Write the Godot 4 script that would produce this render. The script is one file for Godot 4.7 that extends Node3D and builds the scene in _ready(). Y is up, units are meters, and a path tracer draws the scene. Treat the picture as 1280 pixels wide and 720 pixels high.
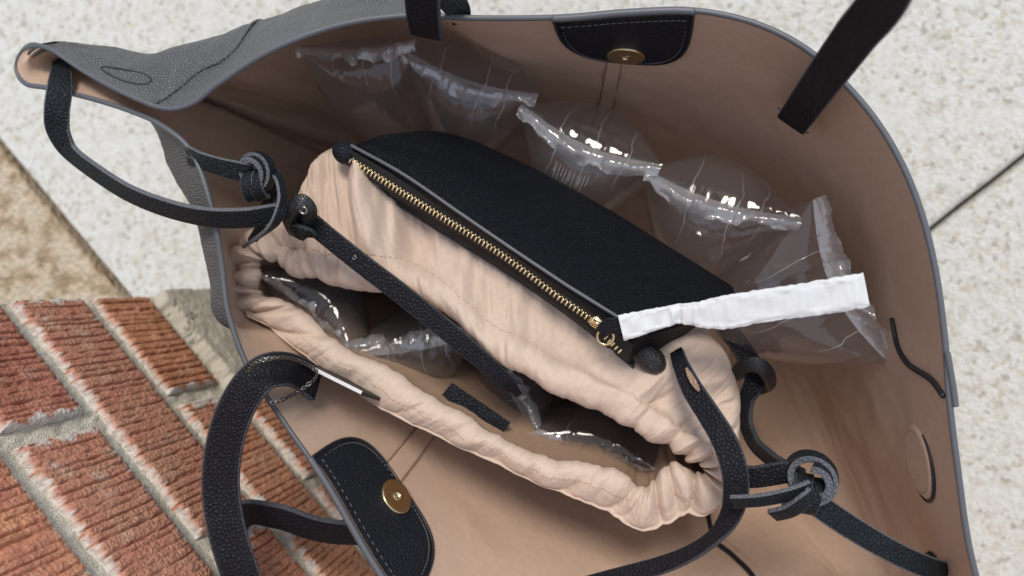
extends Node3D

var rng := RandomNumberGenerator.new()
var used := {}
var mats := {}
var wobble := FastNoiseLite.new()

# ---------------------------------------------------------------- the bag's sheet: four rings of points, rim to foot
var rim_ring = [Vector3(-0.4010,0.3100,-0.1348),Vector3(-0.3935,0.3100,-0.1454),Vector3(-0.3763,0.3100,-0.1425),Vector3(-0.3454,0.3150,-0.1244),Vector3(-0.3145,0.3200,-0.1093),Vector3(-0.2907,0.3200,-0.1003),Vector3(-0.2693,0.3250,-0.1007),Vector3(-0.2515,0.3250,-0.1120),Vector3(-0.2192,0.3250,-0.1291),Vector3(-0.1827,0.3200,-0.1422),Vector3(-0.1441,0.3150,-0.1473),Vector3(-0.1014,0.3100,-0.1454),Vector3(-0.0564,0.3100,-0.1432),Vector3(-0.0194,0.3100,-0.1440),Vector3(0.0144,0.3100,-0.1427),Vector3(0.0452,0.3100,-0.1345),Vector3(0.0713,0.3100,-0.1197),Vector3(0.0929,0.3100,-0.0981),Vector3(0.1104,0.3100,-0.0736),Vector3(0.1238,0.3100,-0.0447),Vector3(0.1331,0.3100,-0.0101),Vector3(0.1385,0.3100,0.0283),Vector3(0.1409,0.3100,0.0607),Vector3(0.1452,0.3100,0.0970),Vector3(0.1510,0.3100,0.1372),Vector3(0.1623,0.3100,0.1809),Vector3(0.1753,0.3100,0.2280),Vector3(0.1589,0.3100,0.2399),Vector3(0.1289,0.3100,0.2268),Vector3(0.0705,0.3100,0.2433),Vector3(0.0047,0.3100,0.2504),Vector3(-0.0651,0.3100,0.2401),Vector3(-0.1202,0.3100,0.2113),Vector3(-0.1583,0.3100,0.1715),Vector3(-0.1935,0.3100,0.1177),Vector3(-0.2200,0.3100,0.0825),Vector3(-0.2429,0.3100,0.0499),Vector3(-0.2542,0.3100,0.0191),Vector3(-0.2582,0.3100,-0.0096),Vector3(-0.2614,0.3150,-0.0426),Vector3(-0.2742,0.3150,-0.0760),Vector3(-0.2942,0.3150,-0.0933),Vector3(-0.3219,0.3100,-0.1050),Vector3(-0.3494,0.3100,-0.1135),Vector3(-0.3776,0.3100,-0.1207),Vector3(-0.3948,0.3100,-0.1245)]
var bulge_ring = [Vector3(-0.3686,0.2930,-0.1468),Vector3(-0.3545,0.2850,-0.1473),Vector3(-0.3320,0.2800,-0.1434),Vector3(-0.3136,0.2800,-0.1419),Vector3(-0.2923,0.2750,-0.1499),Vector3(-0.2698,0.2700,-0.1594),Vector3(-0.2529,0.2650,-0.1662),Vector3(-0.2386,0.2600,-0.1726),Vector3(-0.2136,0.2600,-0.1778),Vector3(-0.1826,0.2700,-0.1764),Vector3(-0.1564,0.2700,-0.1752),Vector3(-0.1041,0.2073,-0.1467),Vector3(-0.0584,0.2073,-0.1385),Vector3(-0.0193,0.2073,-0.1309),Vector3(0.0121,0.2073,-0.1245),Vector3(0.0409,0.2073,-0.1136),Vector3(0.0660,0.2073,-0.0985),Vector3(0.0879,0.2073,-0.0790),Vector3(0.1044,0.2073,-0.0588),Vector3(0.1182,0.2073,-0.0357),Vector3(0.1289,0.2073,-0.0088),Vector3(0.1303,0.2073,0.0239),Vector3(0.1296,0.2073,0.0523),Vector3(0.1309,0.2073,0.0790),Vector3(0.1331,0.2073,0.1081),Vector3(0.1390,0.2073,0.1394),Vector3(0.1577,0.2800,0.2249),Vector3(0.1417,0.2800,0.2309),Vector3(0.1048,0.2073,0.1932),Vector3(0.0550,0.2073,0.2005),Vector3(-0.0004,0.2073,0.2014),Vector3(-0.0566,0.2073,0.1911),Vector3(-0.1033,0.2073,0.1682),Vector3(-0.1390,0.2073,0.1376),Vector3(-0.1767,0.2073,0.0951),Vector3(-0.2083,0.2073,0.0641),Vector3(-0.2382,0.2073,0.0335),Vector3(-0.2711,0.2750,0.0268),Vector3(-0.2799,0.2750,-0.0026),Vector3(-0.2894,0.2750,-0.0362),Vector3(-0.3123,0.2650,-0.0680),Vector3(-0.3213,0.2600,-0.0914),Vector3(-0.3287,0.2550,-0.1141),Vector3(-0.3437,0.2550,-0.1338),Vector3(-0.3669,0.2550,-0.1420),Vector3(-0.3807,0.2720,-0.1448)]
var mid_ring = [Vector3(-0.2996,0.1448,-0.1245),Vector3(-0.2902,0.1410,-0.1299),Vector3(-0.2768,0.1386,-0.1329),Vector3(-0.2654,0.1386,-0.1370),Vector3(-0.2526,0.1362,-0.1457),Vector3(-0.2392,0.1338,-0.1552),Vector3(-0.2287,0.1314,-0.1620),Vector3(-0.2192,0.1290,-0.1688),Vector3(-0.2042,0.1290,-0.1755),Vector3(-0.1778,0.1338,-0.1712),Vector3(-0.1533,0.1338,-0.1670),Vector3(-0.1065,0.1037,-0.1447),Vector3(-0.0615,0.1037,-0.1306),Vector3(-0.0213,0.1037,-0.1153),Vector3(0.0072,0.1037,-0.1041),Vector3(0.0335,0.1037,-0.0910),Vector3(0.0575,0.1037,-0.0761),Vector3(0.0796,0.1037,-0.0592),Vector3(0.0951,0.1037,-0.0436),Vector3(0.1091,0.1037,-0.0267),Vector3(0.1215,0.1037,-0.0080),Vector3(0.1189,0.1037,0.0185),Vector3(0.1151,0.1037,0.0426),Vector3(0.1135,0.1037,0.0592),Vector3(0.1123,0.1037,0.0769),Vector3(0.1129,0.1037,0.0956),Vector3(0.1196,0.1386,0.1402),Vector3(0.1040,0.1386,0.1590),Vector3(0.0784,0.1037,0.1569),Vector3(0.0375,0.1037,0.1544),Vector3(-0.0068,0.1037,0.1488),Vector3(-0.0487,0.1037,0.1384),Vector3(-0.0863,0.1037,0.1214),Vector3(-0.1188,0.1037,0.1001),Vector3(-0.1581,0.1037,0.0695),Vector3(-0.1940,0.1037,0.0433),Vector3(-0.2305,0.1037,0.0156),Vector3(-0.2677,0.1362,-0.0006),Vector3(-0.2708,0.1362,-0.0207),Vector3(-0.2740,0.1362,-0.0431),Vector3(-0.2835,0.1314,-0.0645),Vector3(-0.2856,0.1290,-0.0804),Vector3(-0.2869,0.1266,-0.0957),Vector3(-0.2920,0.1266,-0.1094),Vector3(-0.3017,0.1266,-0.1162),Vector3(-0.3069,0.1347,-0.1204)]
var foot_ring = [Vector3(-0.2141,0.0080,-0.0963),Vector3(-0.2094,0.0080,-0.1051),Vector3(-0.2046,0.0080,-0.1140),Vector3(-0.1999,0.0080,-0.1228),Vector3(-0.1952,0.0080,-0.1317),Vector3(-0.1905,0.0080,-0.1405),Vector3(-0.1866,0.0080,-0.1461),Vector3(-0.1827,0.0080,-0.1518),Vector3(-0.1788,0.0080,-0.1574),Vector3(-0.1594,0.0080,-0.1480),Vector3(-0.1403,0.0080,-0.1387),Vector3(-0.1057,0.0080,-0.1200),Vector3(-0.0717,0.0080,-0.1015),Vector3(-0.0383,0.0080,-0.0834),Vector3(-0.0160,0.0080,-0.0717),Vector3(0.0059,0.0080,-0.0601),Vector3(0.0277,0.0080,-0.0486),Vector3(0.0492,0.0080,-0.0372),Vector3(0.0635,0.0080,-0.0283),Vector3(0.0777,0.0080,-0.0194),Vector3(0.0919,0.0080,-0.0106),Vector3(0.0861,0.0080,0.0071),Vector3(0.0804,0.0080,0.0249),Vector3(0.0770,0.0080,0.0304),Vector3(0.0735,0.0080,0.0360),Vector3(0.0701,0.0080,0.0415),Vector3(0.0667,0.0080,0.0471),Vector3(0.0529,0.0080,0.0763),Vector3(0.0391,0.0080,0.1057),Vector3(0.0091,0.0080,0.0924),Vector3(-0.0214,0.0080,0.0789),Vector3(-0.0456,0.0080,0.0671),Vector3(-0.0701,0.0080,0.0552),Vector3(-0.0949,0.0080,0.0431),Vector3(-0.1288,0.0080,0.0262),Vector3(-0.1633,0.0080,0.0091),Vector3(-0.2024,0.0080,-0.0107),Vector3(-0.2421,0.0080,-0.0308),Vector3(-0.2394,0.0080,-0.0397),Vector3(-0.2368,0.0080,-0.0487),Vector3(-0.2341,0.0080,-0.0576),Vector3(-0.2301,0.0080,-0.0652),Vector3(-0.2261,0.0080,-0.0728),Vector3(-0.2221,0.0080,-0.0804),Vector3(-0.2194,0.0080,-0.0857),Vector3(-0.2168,0.0080,-0.0910)]


func _ready():
	rng.seed = 7
	wobble.seed = 3
	wobble.frequency = 1.0
	# camera
	var cam := Camera3D.new()
	cam.name = "camera"
	cam.fov = 39.42
	cam.near = 0.02
	cam.far = 50.0
	cam.transform = Transform3D(Basis(Vector3(0.98260,-0.18576,0.00000),Vector3(-0.00185,-0.00978,-0.99995),Vector3(0.18575,0.98255,-0.00995)), Vector3(0, 0.75, 0))
	var at := CameraAttributesPhysical.new()
	at.frustum_focal_length = 33.5
	at.frustum_focus_distance = 0.45
	at.exposure_aperture = 6.5
	at.frustum_near = 0.02
	at.frustum_far = 50.0
	cam.attributes = at
	add_child(cam)
	cam.fov = 39.42
	# sky, sun, exposure
	var env := Environment.new()
	env.background_mode = Environment.BG_SKY
	var sky := Sky.new()
	var sm := ProceduralSkyMaterial.new()
	sm.sky_top_color = Color(0.80, 0.85, 0.93)
	sm.sky_horizon_color = Color(0.86, 0.88, 0.90)
	sm.sky_curve = 0.2
	sm.sky_energy_multiplier = 0.92
	sm.ground_bottom_color = Color(0.4, 0.39, 0.37)
	sm.ground_horizon_color = Color(0.6, 0.6, 0.6)
	sky.sky_material = sm
	env.sky = sky
	env.tonemap_mode = Environment.TONE_MAPPER_LINEAR
	env.tonemap_exposure = 1.32
	env.sdfgi_enabled = true
	env.ssao_enabled = true
	env.ssil_enabled = true
	var we := WorldEnvironment.new()
	we.name = "world_environment"
	we.environment = env
	add_child(we)
	var sun := DirectionalLight3D.new()
	sun.name = "sun"
	sun.light_energy = 0.6
	sun.light_color = Color(1.0, 0.97, 0.93)
	sun.light_angular_distance = 18.0
	sun.shadow_enabled = true
	add_child(sun)
	sun.look_at_from_position(Vector3(0.10, 1.0, -0.62), Vector3.ZERO)
	make_materials()
	make_ground()
	make_wall()
	make_bag()
	make_pouch()
	make_cushions()
	make_zip_pouch()
	make_tag()


# ---------------------------------------------------------------- naming
func numbered(called: String) -> String:
	var n: int = used.get(called, 0)
	used[called] = n + 1
	return called if n == 0 else "%s_%03d" % [called, n]


func thing(called: String, label: String, category: String, at: Vector3, group := "") -> Node3D:
	var o := Node3D.new()
	o.name = numbered(called)
	add_child(o)
	o.position = at
	o.set_meta("label", label)
	o.set_meta("category", category)
	if group:
		o.set_meta("group", group)
	return o


# a mesh given in scene coordinates, hung under its thing or part
func part(called: String, m: Mesh, mat: Material, parent: Node3D, label := "", stuff := false) -> MeshInstance3D:
	var o := MeshInstance3D.new()
	o.name = called
	o.mesh = m
	o.material_override = mat
	parent.add_child(o, true)
	var where := Vector3.ZERO
	var p: Node = parent
	while p != self:
		where += p.position
		p = p.get_parent()
	o.position = -where
	if label:
		o.set_meta("label", label)
	if stuff:
		o.set_meta("kind", "stuff")
	return o


func structure(called: String, m: Mesh, mat: Material) -> MeshInstance3D:
	var o := MeshInstance3D.new()
	o.name = called
	o.mesh = m
	o.material_override = mat
	add_child(o, true)
	o.set_meta("kind", "structure")
	return o


# ---------------------------------------------------------------- curves
func cr(p0, p1, p2, p3, t: float):
	return 0.5 * ((2.0 * p1) + (p2 - p0) * t + (2.0 * p0 - 5.0 * p1 + 4.0 * p2 - p3) * t * t + (3.0 * p1 - p0 - 3.0 * p2 + p3) * t * t * t)


func ring_at(a: Array, u: float):
	var n := a.size()
	var i := int(floorf(u))
	return cr(a[posmod(i - 1, n)], a[posmod(i, n)], a[posmod(i + 1, n)], a[posmod(i + 2, n)], u - floorf(u))


func open_at(a: Array, u: float):        # u in 0 .. size - 1
	var n := a.size()
	var i := clampi(int(floorf(u)), 0, n - 2)
	var p0 = a[i - 1] if i > 0 else a[0] * 2.0 - a[1]
	var p3 = a[i + 2] if i + 2 < n else a[n - 1] * 2.0 - a[n - 2]
	return cr(p0, a[i], a[i + 1], p3, clampf(u - i, 0.0, 1.0))


func path(a: Array, n: int) -> Array:
	var r := []
	for i in n:
		r.append(open_at(a, (a.size() - 1.0) * i / (n - 1.0)))
	return r


func even_path(a: Array, n: int) -> Array:
	var fine := path(a, 400)
	var d := [0.0]
	for i in range(1, fine.size()):
		d.append(d[i - 1] + fine[i].distance_to(fine[i - 1]))
	var r := []
	var k := 0
	for i in n:
		var want: float = d[-1] * i / (n - 1.0)
		while k < fine.size() - 2 and d[k + 1] < want:
			k += 1
		r.append(fine[k].lerp(fine[k + 1], clampf((want - d[k]) / maxf(d[k + 1] - d[k], 1e-9), 0.0, 1.0)))
	return r


func soft(x: float) -> float:
	x = clampf(x, 0.0, 1.0)
	return x * x * (3.0 - 2.0 * x)


func bell(x: float, centre: float, width: float) -> float:
	return exp(-pow((x - centre) / width, 2.0))


# ---------------------------------------------------------------- meshes
# rows of points -> smooth sheet; wrap_r closes the rows into a ring, wrap_c each row
func sheet(rows: Array, wrap_r := false, wrap_c := false, cols := []) -> ArrayMesh:
	var nr := rows.size()
	var nc: int = rows[0].size()
	var v := PackedVector3Array()
	var c := PackedColorArray()
	var uv := PackedVector2Array()
	for i in nr:
		for j in nc:
			v.append(rows[i][j])
			uv.append(Vector2(float(i) / nr, float(j) / nc))
			if cols:
				c.append(cols[i][j])
	var idx := PackedInt32Array()
	var nor := PackedVector3Array()
	nor.resize(v.size())
	for i in (nr if wrap_r else nr - 1):
		for j in (nc if wrap_c else nc - 1):
			var a := i * nc + j
			var b := ((i + 1) % nr) * nc + j
			var d := i * nc + (j + 1) % nc
			var e := ((i + 1) % nr) * nc + (j + 1) % nc
			for t in [[a, b, e], [a, e, d]]:
				var f := (v[t[2]] - v[t[0]]).cross(v[t[1]] - v[t[0]])
				if f.length_squared() > 1e-22:
					idx.append_array(PackedInt32Array(t))
					for k in t:
						nor[k] += f
	for i in nor.size():
		nor[i] = nor[i].normalized() if nor[i].length_squared() > 0.0 else Vector3.UP
	var arr := []
	arr.resize(Mesh.ARRAY_MAX)
	arr[Mesh.ARRAY_VERTEX] = v
	arr[Mesh.ARRAY_NORMAL] = nor
	arr[Mesh.ARRAY_TEX_UV] = uv
	arr[Mesh.ARRAY_INDEX] = idx
	if cols:
		arr[Mesh.ARRAY_COLOR] = c
	var m := ArrayMesh.new()
	m.add_surface_from_arrays(Mesh.PRIMITIVE_TRIANGLES, arr)
	return m


func normals_of(rows: Array, wrap_r: bool) -> Array:
	var out := []
	var nr := rows.size()
	for i in nr:
		var r := []
		for j in rows[i].size():
			var i0 := posmod(i - 1, nr) if wrap_r else maxi(i - 1, 0)
			var i1 := posmod(i + 1, nr) if wrap_r else mini(i + 1, nr - 1)
			var j0 := maxi(j - 1, 0)
			var j1 := mini(j + 1, rows[i].size() - 1)
			var n: Vector3 = (rows[i1][j] - rows[i0][j]).cross(rows[i][j1] - rows[i][j0])
			r.append(n.normalized())
		out.append(r)
	return out


# a sheet with thickness: front grid, back grid and the rim between them as one closed skin (rows open)
func slab_sheet(rows: Array, th: float) -> ArrayMesh:
	var nn := normals_of(rows, false)
	var closed := []
	for i in rows.size():
		var r := []
		var n: int = rows[i].size()
		for j in n:
			r.append(rows[i][j] + nn[i][j] * th * 0.5)
		for j in range(n - 1, -1, -1):
			r.append(rows[i][j] - nn[i][j] * th * 0.5)
		closed.append(r)
	# close both ends with a row squeezed onto the middle
	var first := []
	var last := []
	for j in closed[0].size():
		var k: int = mini(j, closed[0].size() - 1 - j)
		first.append(rows[0][k])
		last.append(rows[-1][k])
	closed.insert(0, first)
	closed.append(last)
	return sheet(closed, false, true)


# flat strap swept along a path; facing = the way its broad side looks, one per control point or one for all
func strap(pts: Array, widths: Array, th: float, facing: Array, dark: Color, edge: Color, n := 90, pad := 0.08) -> ArrayMesh:
	var p := path(pts, n)
	var rows := []
	var cols := []
	for i in n:
		var f := (pts.size() - 1.0) * i / (n - 1.0)
		var t: Vector3 = (p[mini(i + 1, n - 1)] - p[maxi(i - 1, 0)]).normalized()
		var want: Vector3 = facing[0] if facing.size() == 1 else open_at(facing, f)
		var nn: Vector3 = (want - t * want.dot(t)).normalized()
		var s := t.cross(nn)
		var w: float = widths[0] if widths.size() == 1 else open_at(widths, f)
		var r := []
		var c := []
		for side in [1.0, -1.0]:
			for x in [-1.0, -0.955, -0.87, -0.5, 0.0, 0.5, 0.87, 0.955, 1.0]:
				var xx: float = x * side
				var ax := absf(xx)
				var y := th * 0.5 * (1.0 + pad * (1.0 - xx * xx))
				if ax > 0.99:
					y = th * 0.34
				elif ax > 0.94:
					y = th * 0.47
				r.append(p[i] + s * xx * w * 0.5 + nn * y * side)
				c.append(edge if ax > 0.9 else dark)
		rows.append(r)
		cols.append(c)
	for e in [0, 1]:                          # close the ends
		var src: Array = rows[0] if e == 0 else rows[-1]
		var mid := Vector3.ZERO
		for q in src:
			mid += q / src.size()
		var cap := []
		for q in src:
			cap.append(mid)
		if e == 0:
			rows.insert(0, cap)
			cols.insert(0, cols[0])
		else:
			rows.append(cap)
			cols.append(cols[-1])
	return sheet(rows, false, true, cols)


func tube(pts: Array, radii: Array, n := 80, sides := 10, closed := false, flat := 1.0, flat_dir := Vector3.UP) -> ArrayMesh:
	var p := []
	if closed:
		for i in n:
			p.append(ring_at(pts, float(pts.size()) * i / n))
	else:
		p = path(pts, n)
	var rows := []
	var ref := Vector3(0.31, 0.9, 0.27)
	var keep := Vector3.ZERO
	for i in n:
		var t: Vector3 = (p[posmod(i + 1, n)] - p[posmod(i - 1, n)]) if closed else (p[mini(i + 1, n - 1)] - p[maxi(i - 1, 0)])
		t = t.normalized()
		if flat != 1.0:
			keep = (flat_dir - t * flat_dir.dot(t)).normalized()
		elif i == 0:
			keep = (ref - t * ref.dot(t)).normalized()
		else:
			keep = (keep - t * keep.dot(t)).normalized()
		var s := t.cross(keep)
		var rad: float = radii[0] if radii.size() == 1 else open_at(radii, (radii.size() - 1.0) * i / (n - 1.0))
		var r := []
		for j in sides:
			var a := TAU * j / sides
			r.append(p[i] + (keep * cos(a) * flat + s * sin(a)) * rad)
		rows.append(r)
	if not closed:
		for e in [0, 1]:
			var c: Vector3 = p[0] if e == 0 else p[-1]
			var cap := []
			for j in sides:
				cap.append(c)
			if e == 0:
				rows.insert(0, cap)
			else:
				rows.append(cap)
	return sheet(rows, closed, true)


# profile (radius, height) turned about an axis
func lathe(profile: Array, at: Vector3, axis: Vector3, sides := 36) -> ArrayMesh:
	axis = axis.normalized()
	var a := axis.cross(Vector3(0.3, 0.2, 0.93)).normalized()
	var b := axis.cross(a)
	var rows := []
	for i in sides:
		var d := a * cos(TAU * i / sides) + b * sin(TAU * i / sides)
		var r := []
		for q in profile:
			r.append(at + d * q.x + axis * q.y)
		rows.append(r)
	return sheet(rows, true, false)


func merged(list: Array) -> ArrayMesh:
	var st := SurfaceTool.new()
	st.begin(Mesh.PRIMITIVE_TRIANGLES)
	for m in list:
		st.append_from(m, 0, Transform3D())
	return st.commit()


func stitches(points: Array, long_: float, thick: float, up: Vector3) -> ArrayMesh:
	var list := []
	for i in range(0, points.size() - 1):
		var a: Vector3 = points[i]
		var d: Vector3 = (points[i + 1] - a)
		if d.length() < 1e-6:
			continue
		var e := a + d.normalized() * long_
		list.append(tube([a - up * thick * 0.3, a.lerp(e, 0.5) + up * thick * 0.5, e - up * thick * 0.3], [thick * 0.6, thick, thick * 0.6], 5, 5))
	return merged(list)


# ---------------------------------------------------------------- materials
func noise_tex(n: FastNoiseLite, size: int, ramp: Gradient = null) -> NoiseTexture2D:
	var t := NoiseTexture2D.new()
	t.width = size
	t.height = size
	t.seamless = true
	t.seamless_blend_skirt = 0.15
	t.noise = n
	if ramp:
		t.color_ramp = ramp
	return t


func fnl(kind: int, freq: float, octaves: int, s: int) -> FastNoiseLite:
	var n := FastNoiseLite.new()
	n.noise_type = kind
	n.frequency = freq
	n.fractal_octaves = octaves
	n.seed = s
	return n


func ramp(offsets: Array, colors: Array) -> Gradient:
	var g := Gradient.new()
	g.offsets = PackedFloat32Array(offsets)
	var c := PackedColorArray()
	for q in colors:
		c.append(q.linear_to_srgb())
	g.colors = c
	return g


func std(called: String, c: Color, rough: float, spec := 0.5) -> StandardMaterial3D:
	var m := StandardMaterial3D.new()
	m.resource_name = called
	m.albedo_color = c.linear_to_srgb()
	m.roughness = rough
	m.metallic_specular = spec
	mats[called] = m
	return m


func world_tri(m: StandardMaterial3D, per_metre: float, sharp := 4.0) -> void:
	m.uv1_triplanar = true
	m.uv1_world_triplanar = true
	m.uv1_scale = Vector3.ONE * per_metre
	m.uv1_triplanar_sharpness = sharp


func make_materials() -> void:
	var pebble := fnl(FastNoiseLite.TYPE_CELLULAR, 0.045, 1, 11)
	pebble.cellular_distance_function = FastNoiseLite.DISTANCE_EUCLIDEAN
	pebble.cellular_return_type = FastNoiseLite.RETURN_DISTANCE2_SUB
	pebble.cellular_jitter = 0.85
	pebble.domain_warp_enabled = true
	pebble.domain_warp_amplitude = 12.0
	pebble.domain_warp_frequency = 0.02
	var pebble_tex := noise_tex(pebble, 512, ramp([0.0, 0.25, 0.6, 1.0], [Color(0, 0, 0), Color(0.45, 0.45, 0.45), Color(0.85, 0.85, 0.85), Color(1, 1, 1)]))
	# grained leathers: 23 cells across a 512 px tile
	for spec in [["bag_leather", Color(0.125, 0.128, 0.133), 0.44, 22.0, 0.13], ["strap_leather", Color(1, 1, 1), 0.44, 19.0, 0.07], ["tab_leather", Color(0.012, 0.014, 0.02), 0.44, 18.0, 0.07], ["pouch_leather", Color(0.0045, 0.0055, 0.009), 0.46, 32.0, 0.065], ["shiny_leather", Color(0.012, 0.012, 0.014), 0.3, 26.0, 0.03]]:
		var m := std(spec[0], spec[1], spec[2], 0.55 if spec[0] == "shiny_leather" else 0.3)
		world_tri(m, spec[3])
		m.heightmap_enabled = true
		m.heightmap_texture = pebble_tex
		m.heightmap_scale = spec[4]
		if spec[0] == "strap_leather":
			m.vertex_color_use_as_albedo = true
	# smooth painted edge
	std("edge_paint", Color(0.092, 0.099, 0.114), 0.42)
	std("edge_dark", Color(0.012, 0.013, 0.017), 0.45)
	# lining and suede
	var fuzz := fnl(FastNoiseLite.TYPE_SIMPLEX_SMOOTH, 0.035, 4, 5)
	var fuzz_tex := noise_tex(fuzz, 512)
	var nap := noise_tex(fnl(FastNoiseLite.TYPE_SIMPLEX_SMOOTH, 0.02, 5, 8), 512, ramp([0.0, 0.5, 1.0], [Color(0.90, 0.89, 0.88), Color(0.96, 0.96, 0.96), Color(1, 1, 1)]))
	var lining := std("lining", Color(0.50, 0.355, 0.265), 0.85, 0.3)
	world_tri(lining, 14.0)
	lining.albedo_texture = nap
	lining.heightmap_enabled = true
	lining.heightmap_texture = fuzz_tex
	lining.heightmap_scale = 0.010
	lining.rim_enabled = true
	lining.rim = 0.3
	lining.rim_tint = 0.7
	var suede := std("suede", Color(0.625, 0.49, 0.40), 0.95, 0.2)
	world_tri(suede, 22.0)
	suede.albedo_texture = nap
	suede.heightmap_enabled = true
	suede.heightmap_texture = fuzz_tex
	suede.heightmap_scale = 0.014
	suede.rim_enabled = true
	suede.rim = 0.5
	suede.rim_tint = 0.6
	var pl := std("pouch_lining_shaded", Color(0.40, 0.275, 0.195), 0.9, 0.2)  # browner than the suede: shade of the pouch's inside is in this colour
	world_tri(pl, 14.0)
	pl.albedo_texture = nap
	std("suede_thread", Color(0.55, 0.36, 0.24), 0.8)
	std("dark_thread", Color(0.02, 0.022, 0.03), 0.6)
	std("pale_thread", Color(0.13, 0.135, 0.145), 0.6)
	std("lining_thread", Color(0.32, 0.22, 0.16), 0.8)
	# metals
	var gold := std("gold", Color(0.92, 0.74, 0.44), 0.24)
	gold.metallic = 1.0
	var snap := std("snap_gold", Color(0.66, 0.55, 0.34), 0.28)
	snap.metallic = 1.0
	var steel := std("gunmetal", Color(0.22, 0.21, 0.20), 0.25)
	steel.metallic = 1.0
	# zip tape
	var tape := std("zip_tape", Color(0.018, 0.017, 0.018), 0.8)
	world_tri(tape, 60.0)
	tape.heightmap_enabled = true
	tape.heightmap_texture = noise_tex(fnl(FastNoiseLite.TYPE_SIMPLEX, 0.05, 2, 9), 256)
	tape.heightmap_scale = 0.03
	# clear film
	var film := std("film", Color(0.20, 0.19, 0.195), 0.05)
	film.metallic = 0.16
	film.transparency = BaseMaterial3D.TRANSPARENCY_ALPHA
	film.albedo_color.a = 0.02
	var folded := std("film_shaded", Color(0.10, 0.095, 0.10), 0.06)  # darker film copy: shade and dark reflections inside the pouch put into colour
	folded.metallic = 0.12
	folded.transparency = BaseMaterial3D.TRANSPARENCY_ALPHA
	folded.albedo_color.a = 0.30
	var seal := std("film_seal", Color(0.62, 0.62, 0.64), 0.09)
	seal.metallic = 0.3
	seal.transparency = BaseMaterial3D.TRANSPARENCY_ALPHA
	seal.albedo_color.a = 0.08
	# tissue paper
	var tissue := std("tissue", Color(0.70, 0.71, 0.72), 0.9, 0.2)
	world_tri(tissue, 18.0)
	tissue.heightmap_enabled = true
	tissue.heightmap_texture = noise_tex(fnl(FastNoiseLite.TYPE_SIMPLEX_SMOOTH, 0.012, 4, 15), 512)
	tissue.heightmap_scale = 0.022
	tissue.backlight_enabled = true
	tissue.backlight = Color(0.25, 0.25, 0.25)
	std("tag_card", Color(0.015, 0.015, 0.017), 0.5)
	std("tag_edge", Color(0.72, 0.72, 0.72), 0.6)
	# concrete
	var con := std("concrete", Color(0.615, 0.605, 0.575), 0.9, 0.3)
	world_tri(con, 3.1)
	con.albedo_texture = noise_tex(fnl(FastNoiseLite.TYPE_SIMPLEX, 0.016, 6, 21), 1024, ramp([0.0, 0.35, 0.55, 0.8, 1.0], [Color(0.84, 0.81, 0.76), Color(0.93, 0.92, 0.90), Color(0.97, 0.97, 0.96), Color(1, 1, 0.99), Color(0.94, 0.93, 0.91)]))
	con.detail_enabled = true
	con.detail_blend_mode = BaseMaterial3D.BLEND_MODE_MUL
	con.uv2_triplanar = true
	con.uv2_world_triplanar = true
	con.uv2_scale = Vector3.ONE * 5.6
	var grains := fnl(FastNoiseLite.TYPE_CELLULAR, 0.085, 1, 31)
	grains.cellular_return_type = FastNoiseLite.RETURN_CELL_VALUE
	con.detail_albedo = noise_tex(grains, 1024, ramp([0.0, 0.06, 0.10, 0.22, 0.30, 0.9, 0.95, 1.0], [Color(0.68, 0.64, 0.57), Color(0.74, 0.71, 0.65), Color(0.87, 0.85, 0.81), Color(0.91, 0.90, 0.87), Color(0.97, 0.97, 0.96), Color(1, 1, 1), Color(0.90, 0.84, 0.74), Color(0.86, 0.80, 0.70)]))
	con.heightmap_enabled = true
	con.heightmap_texture = noise_tex(fnl(FastNoiseLite.TYPE_SIMPLEX, 0.05, 4, 22), 1024)
	con.heightmap_scale = 0.09
	var dirt := std("dirt", Color(0.60, 0.515, 0.41), 0.95, 0.2)
	world_tri(dirt, 2.6)
	dirt.albedo_texture = noise_tex(fnl(FastNoiseLite.TYPE_SIMPLEX, 0.012, 5, 25), 1024, ramp([0.0, 0.35, 0.5, 0.68, 1.0], [Color(0.50, 0.42, 0.33), Color(0.74, 0.65, 0.54), Color(0.90, 0.84, 0.75), Color(1.0, 0.97, 0.91), Color(1, 0.98, 0.95)]))
	dirt.heightmap_enabled = true
	dirt.heightmap_texture = con.heightmap_texture
	dirt.heightmap_scale = 0.5
	var soil := std("soil", Color(0.10, 0.08, 0.055), 1.0, 0.2)
	world_tri(soil, 6.0)
	soil.heightmap_enabled = true
	soil.heightmap_texture = con.heightmap_texture
	soil.heightmap_scale = 0.6
	# brick and mortar
	var br := std("brick_clay", Color(1, 1, 1), 0.92, 0.25)
	br.vertex_color_use_as_albedo = true
	br.uv1_triplanar = true
	br.uv1_scale = Vector3.ONE * 9.0
	br.albedo_texture = noise_tex(fnl(FastNoiseLite.TYPE_SIMPLEX, 0.04, 5, 41), 512, ramp([0.0, 0.4, 0.7, 1.0], [Color(0.55, 0.50, 0.50), Color(0.85, 0.83, 0.82), Color(1, 1, 1), Color(1, 0.98, 0.95)]))
	br.heightmap_enabled = true
	br.heightmap_texture = noise_tex(fnl(FastNoiseLite.TYPE_SIMPLEX, 0.06, 4, 42), 512)
	br.heightmap_scale = 0.09
	var mo := std("mortar_sand", Color(1, 1, 1), 0.95, 0.2)
	mo.vertex_color_use_as_albedo = true
	mo.uv1_triplanar = true
	mo.uv1_scale = Vector3.ONE * 12.0
	mo.albedo_texture = noise_tex(fnl(FastNoiseLite.TYPE_SIMPLEX, 0.08, 4, 51), 512, ramp([0.0, 0.45, 1.0], [Color(0.62, 0.58, 0.50), Color(0.9, 0.89, 0.86), Color(1, 1, 1)]))
	mo.heightmap_enabled = true
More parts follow.
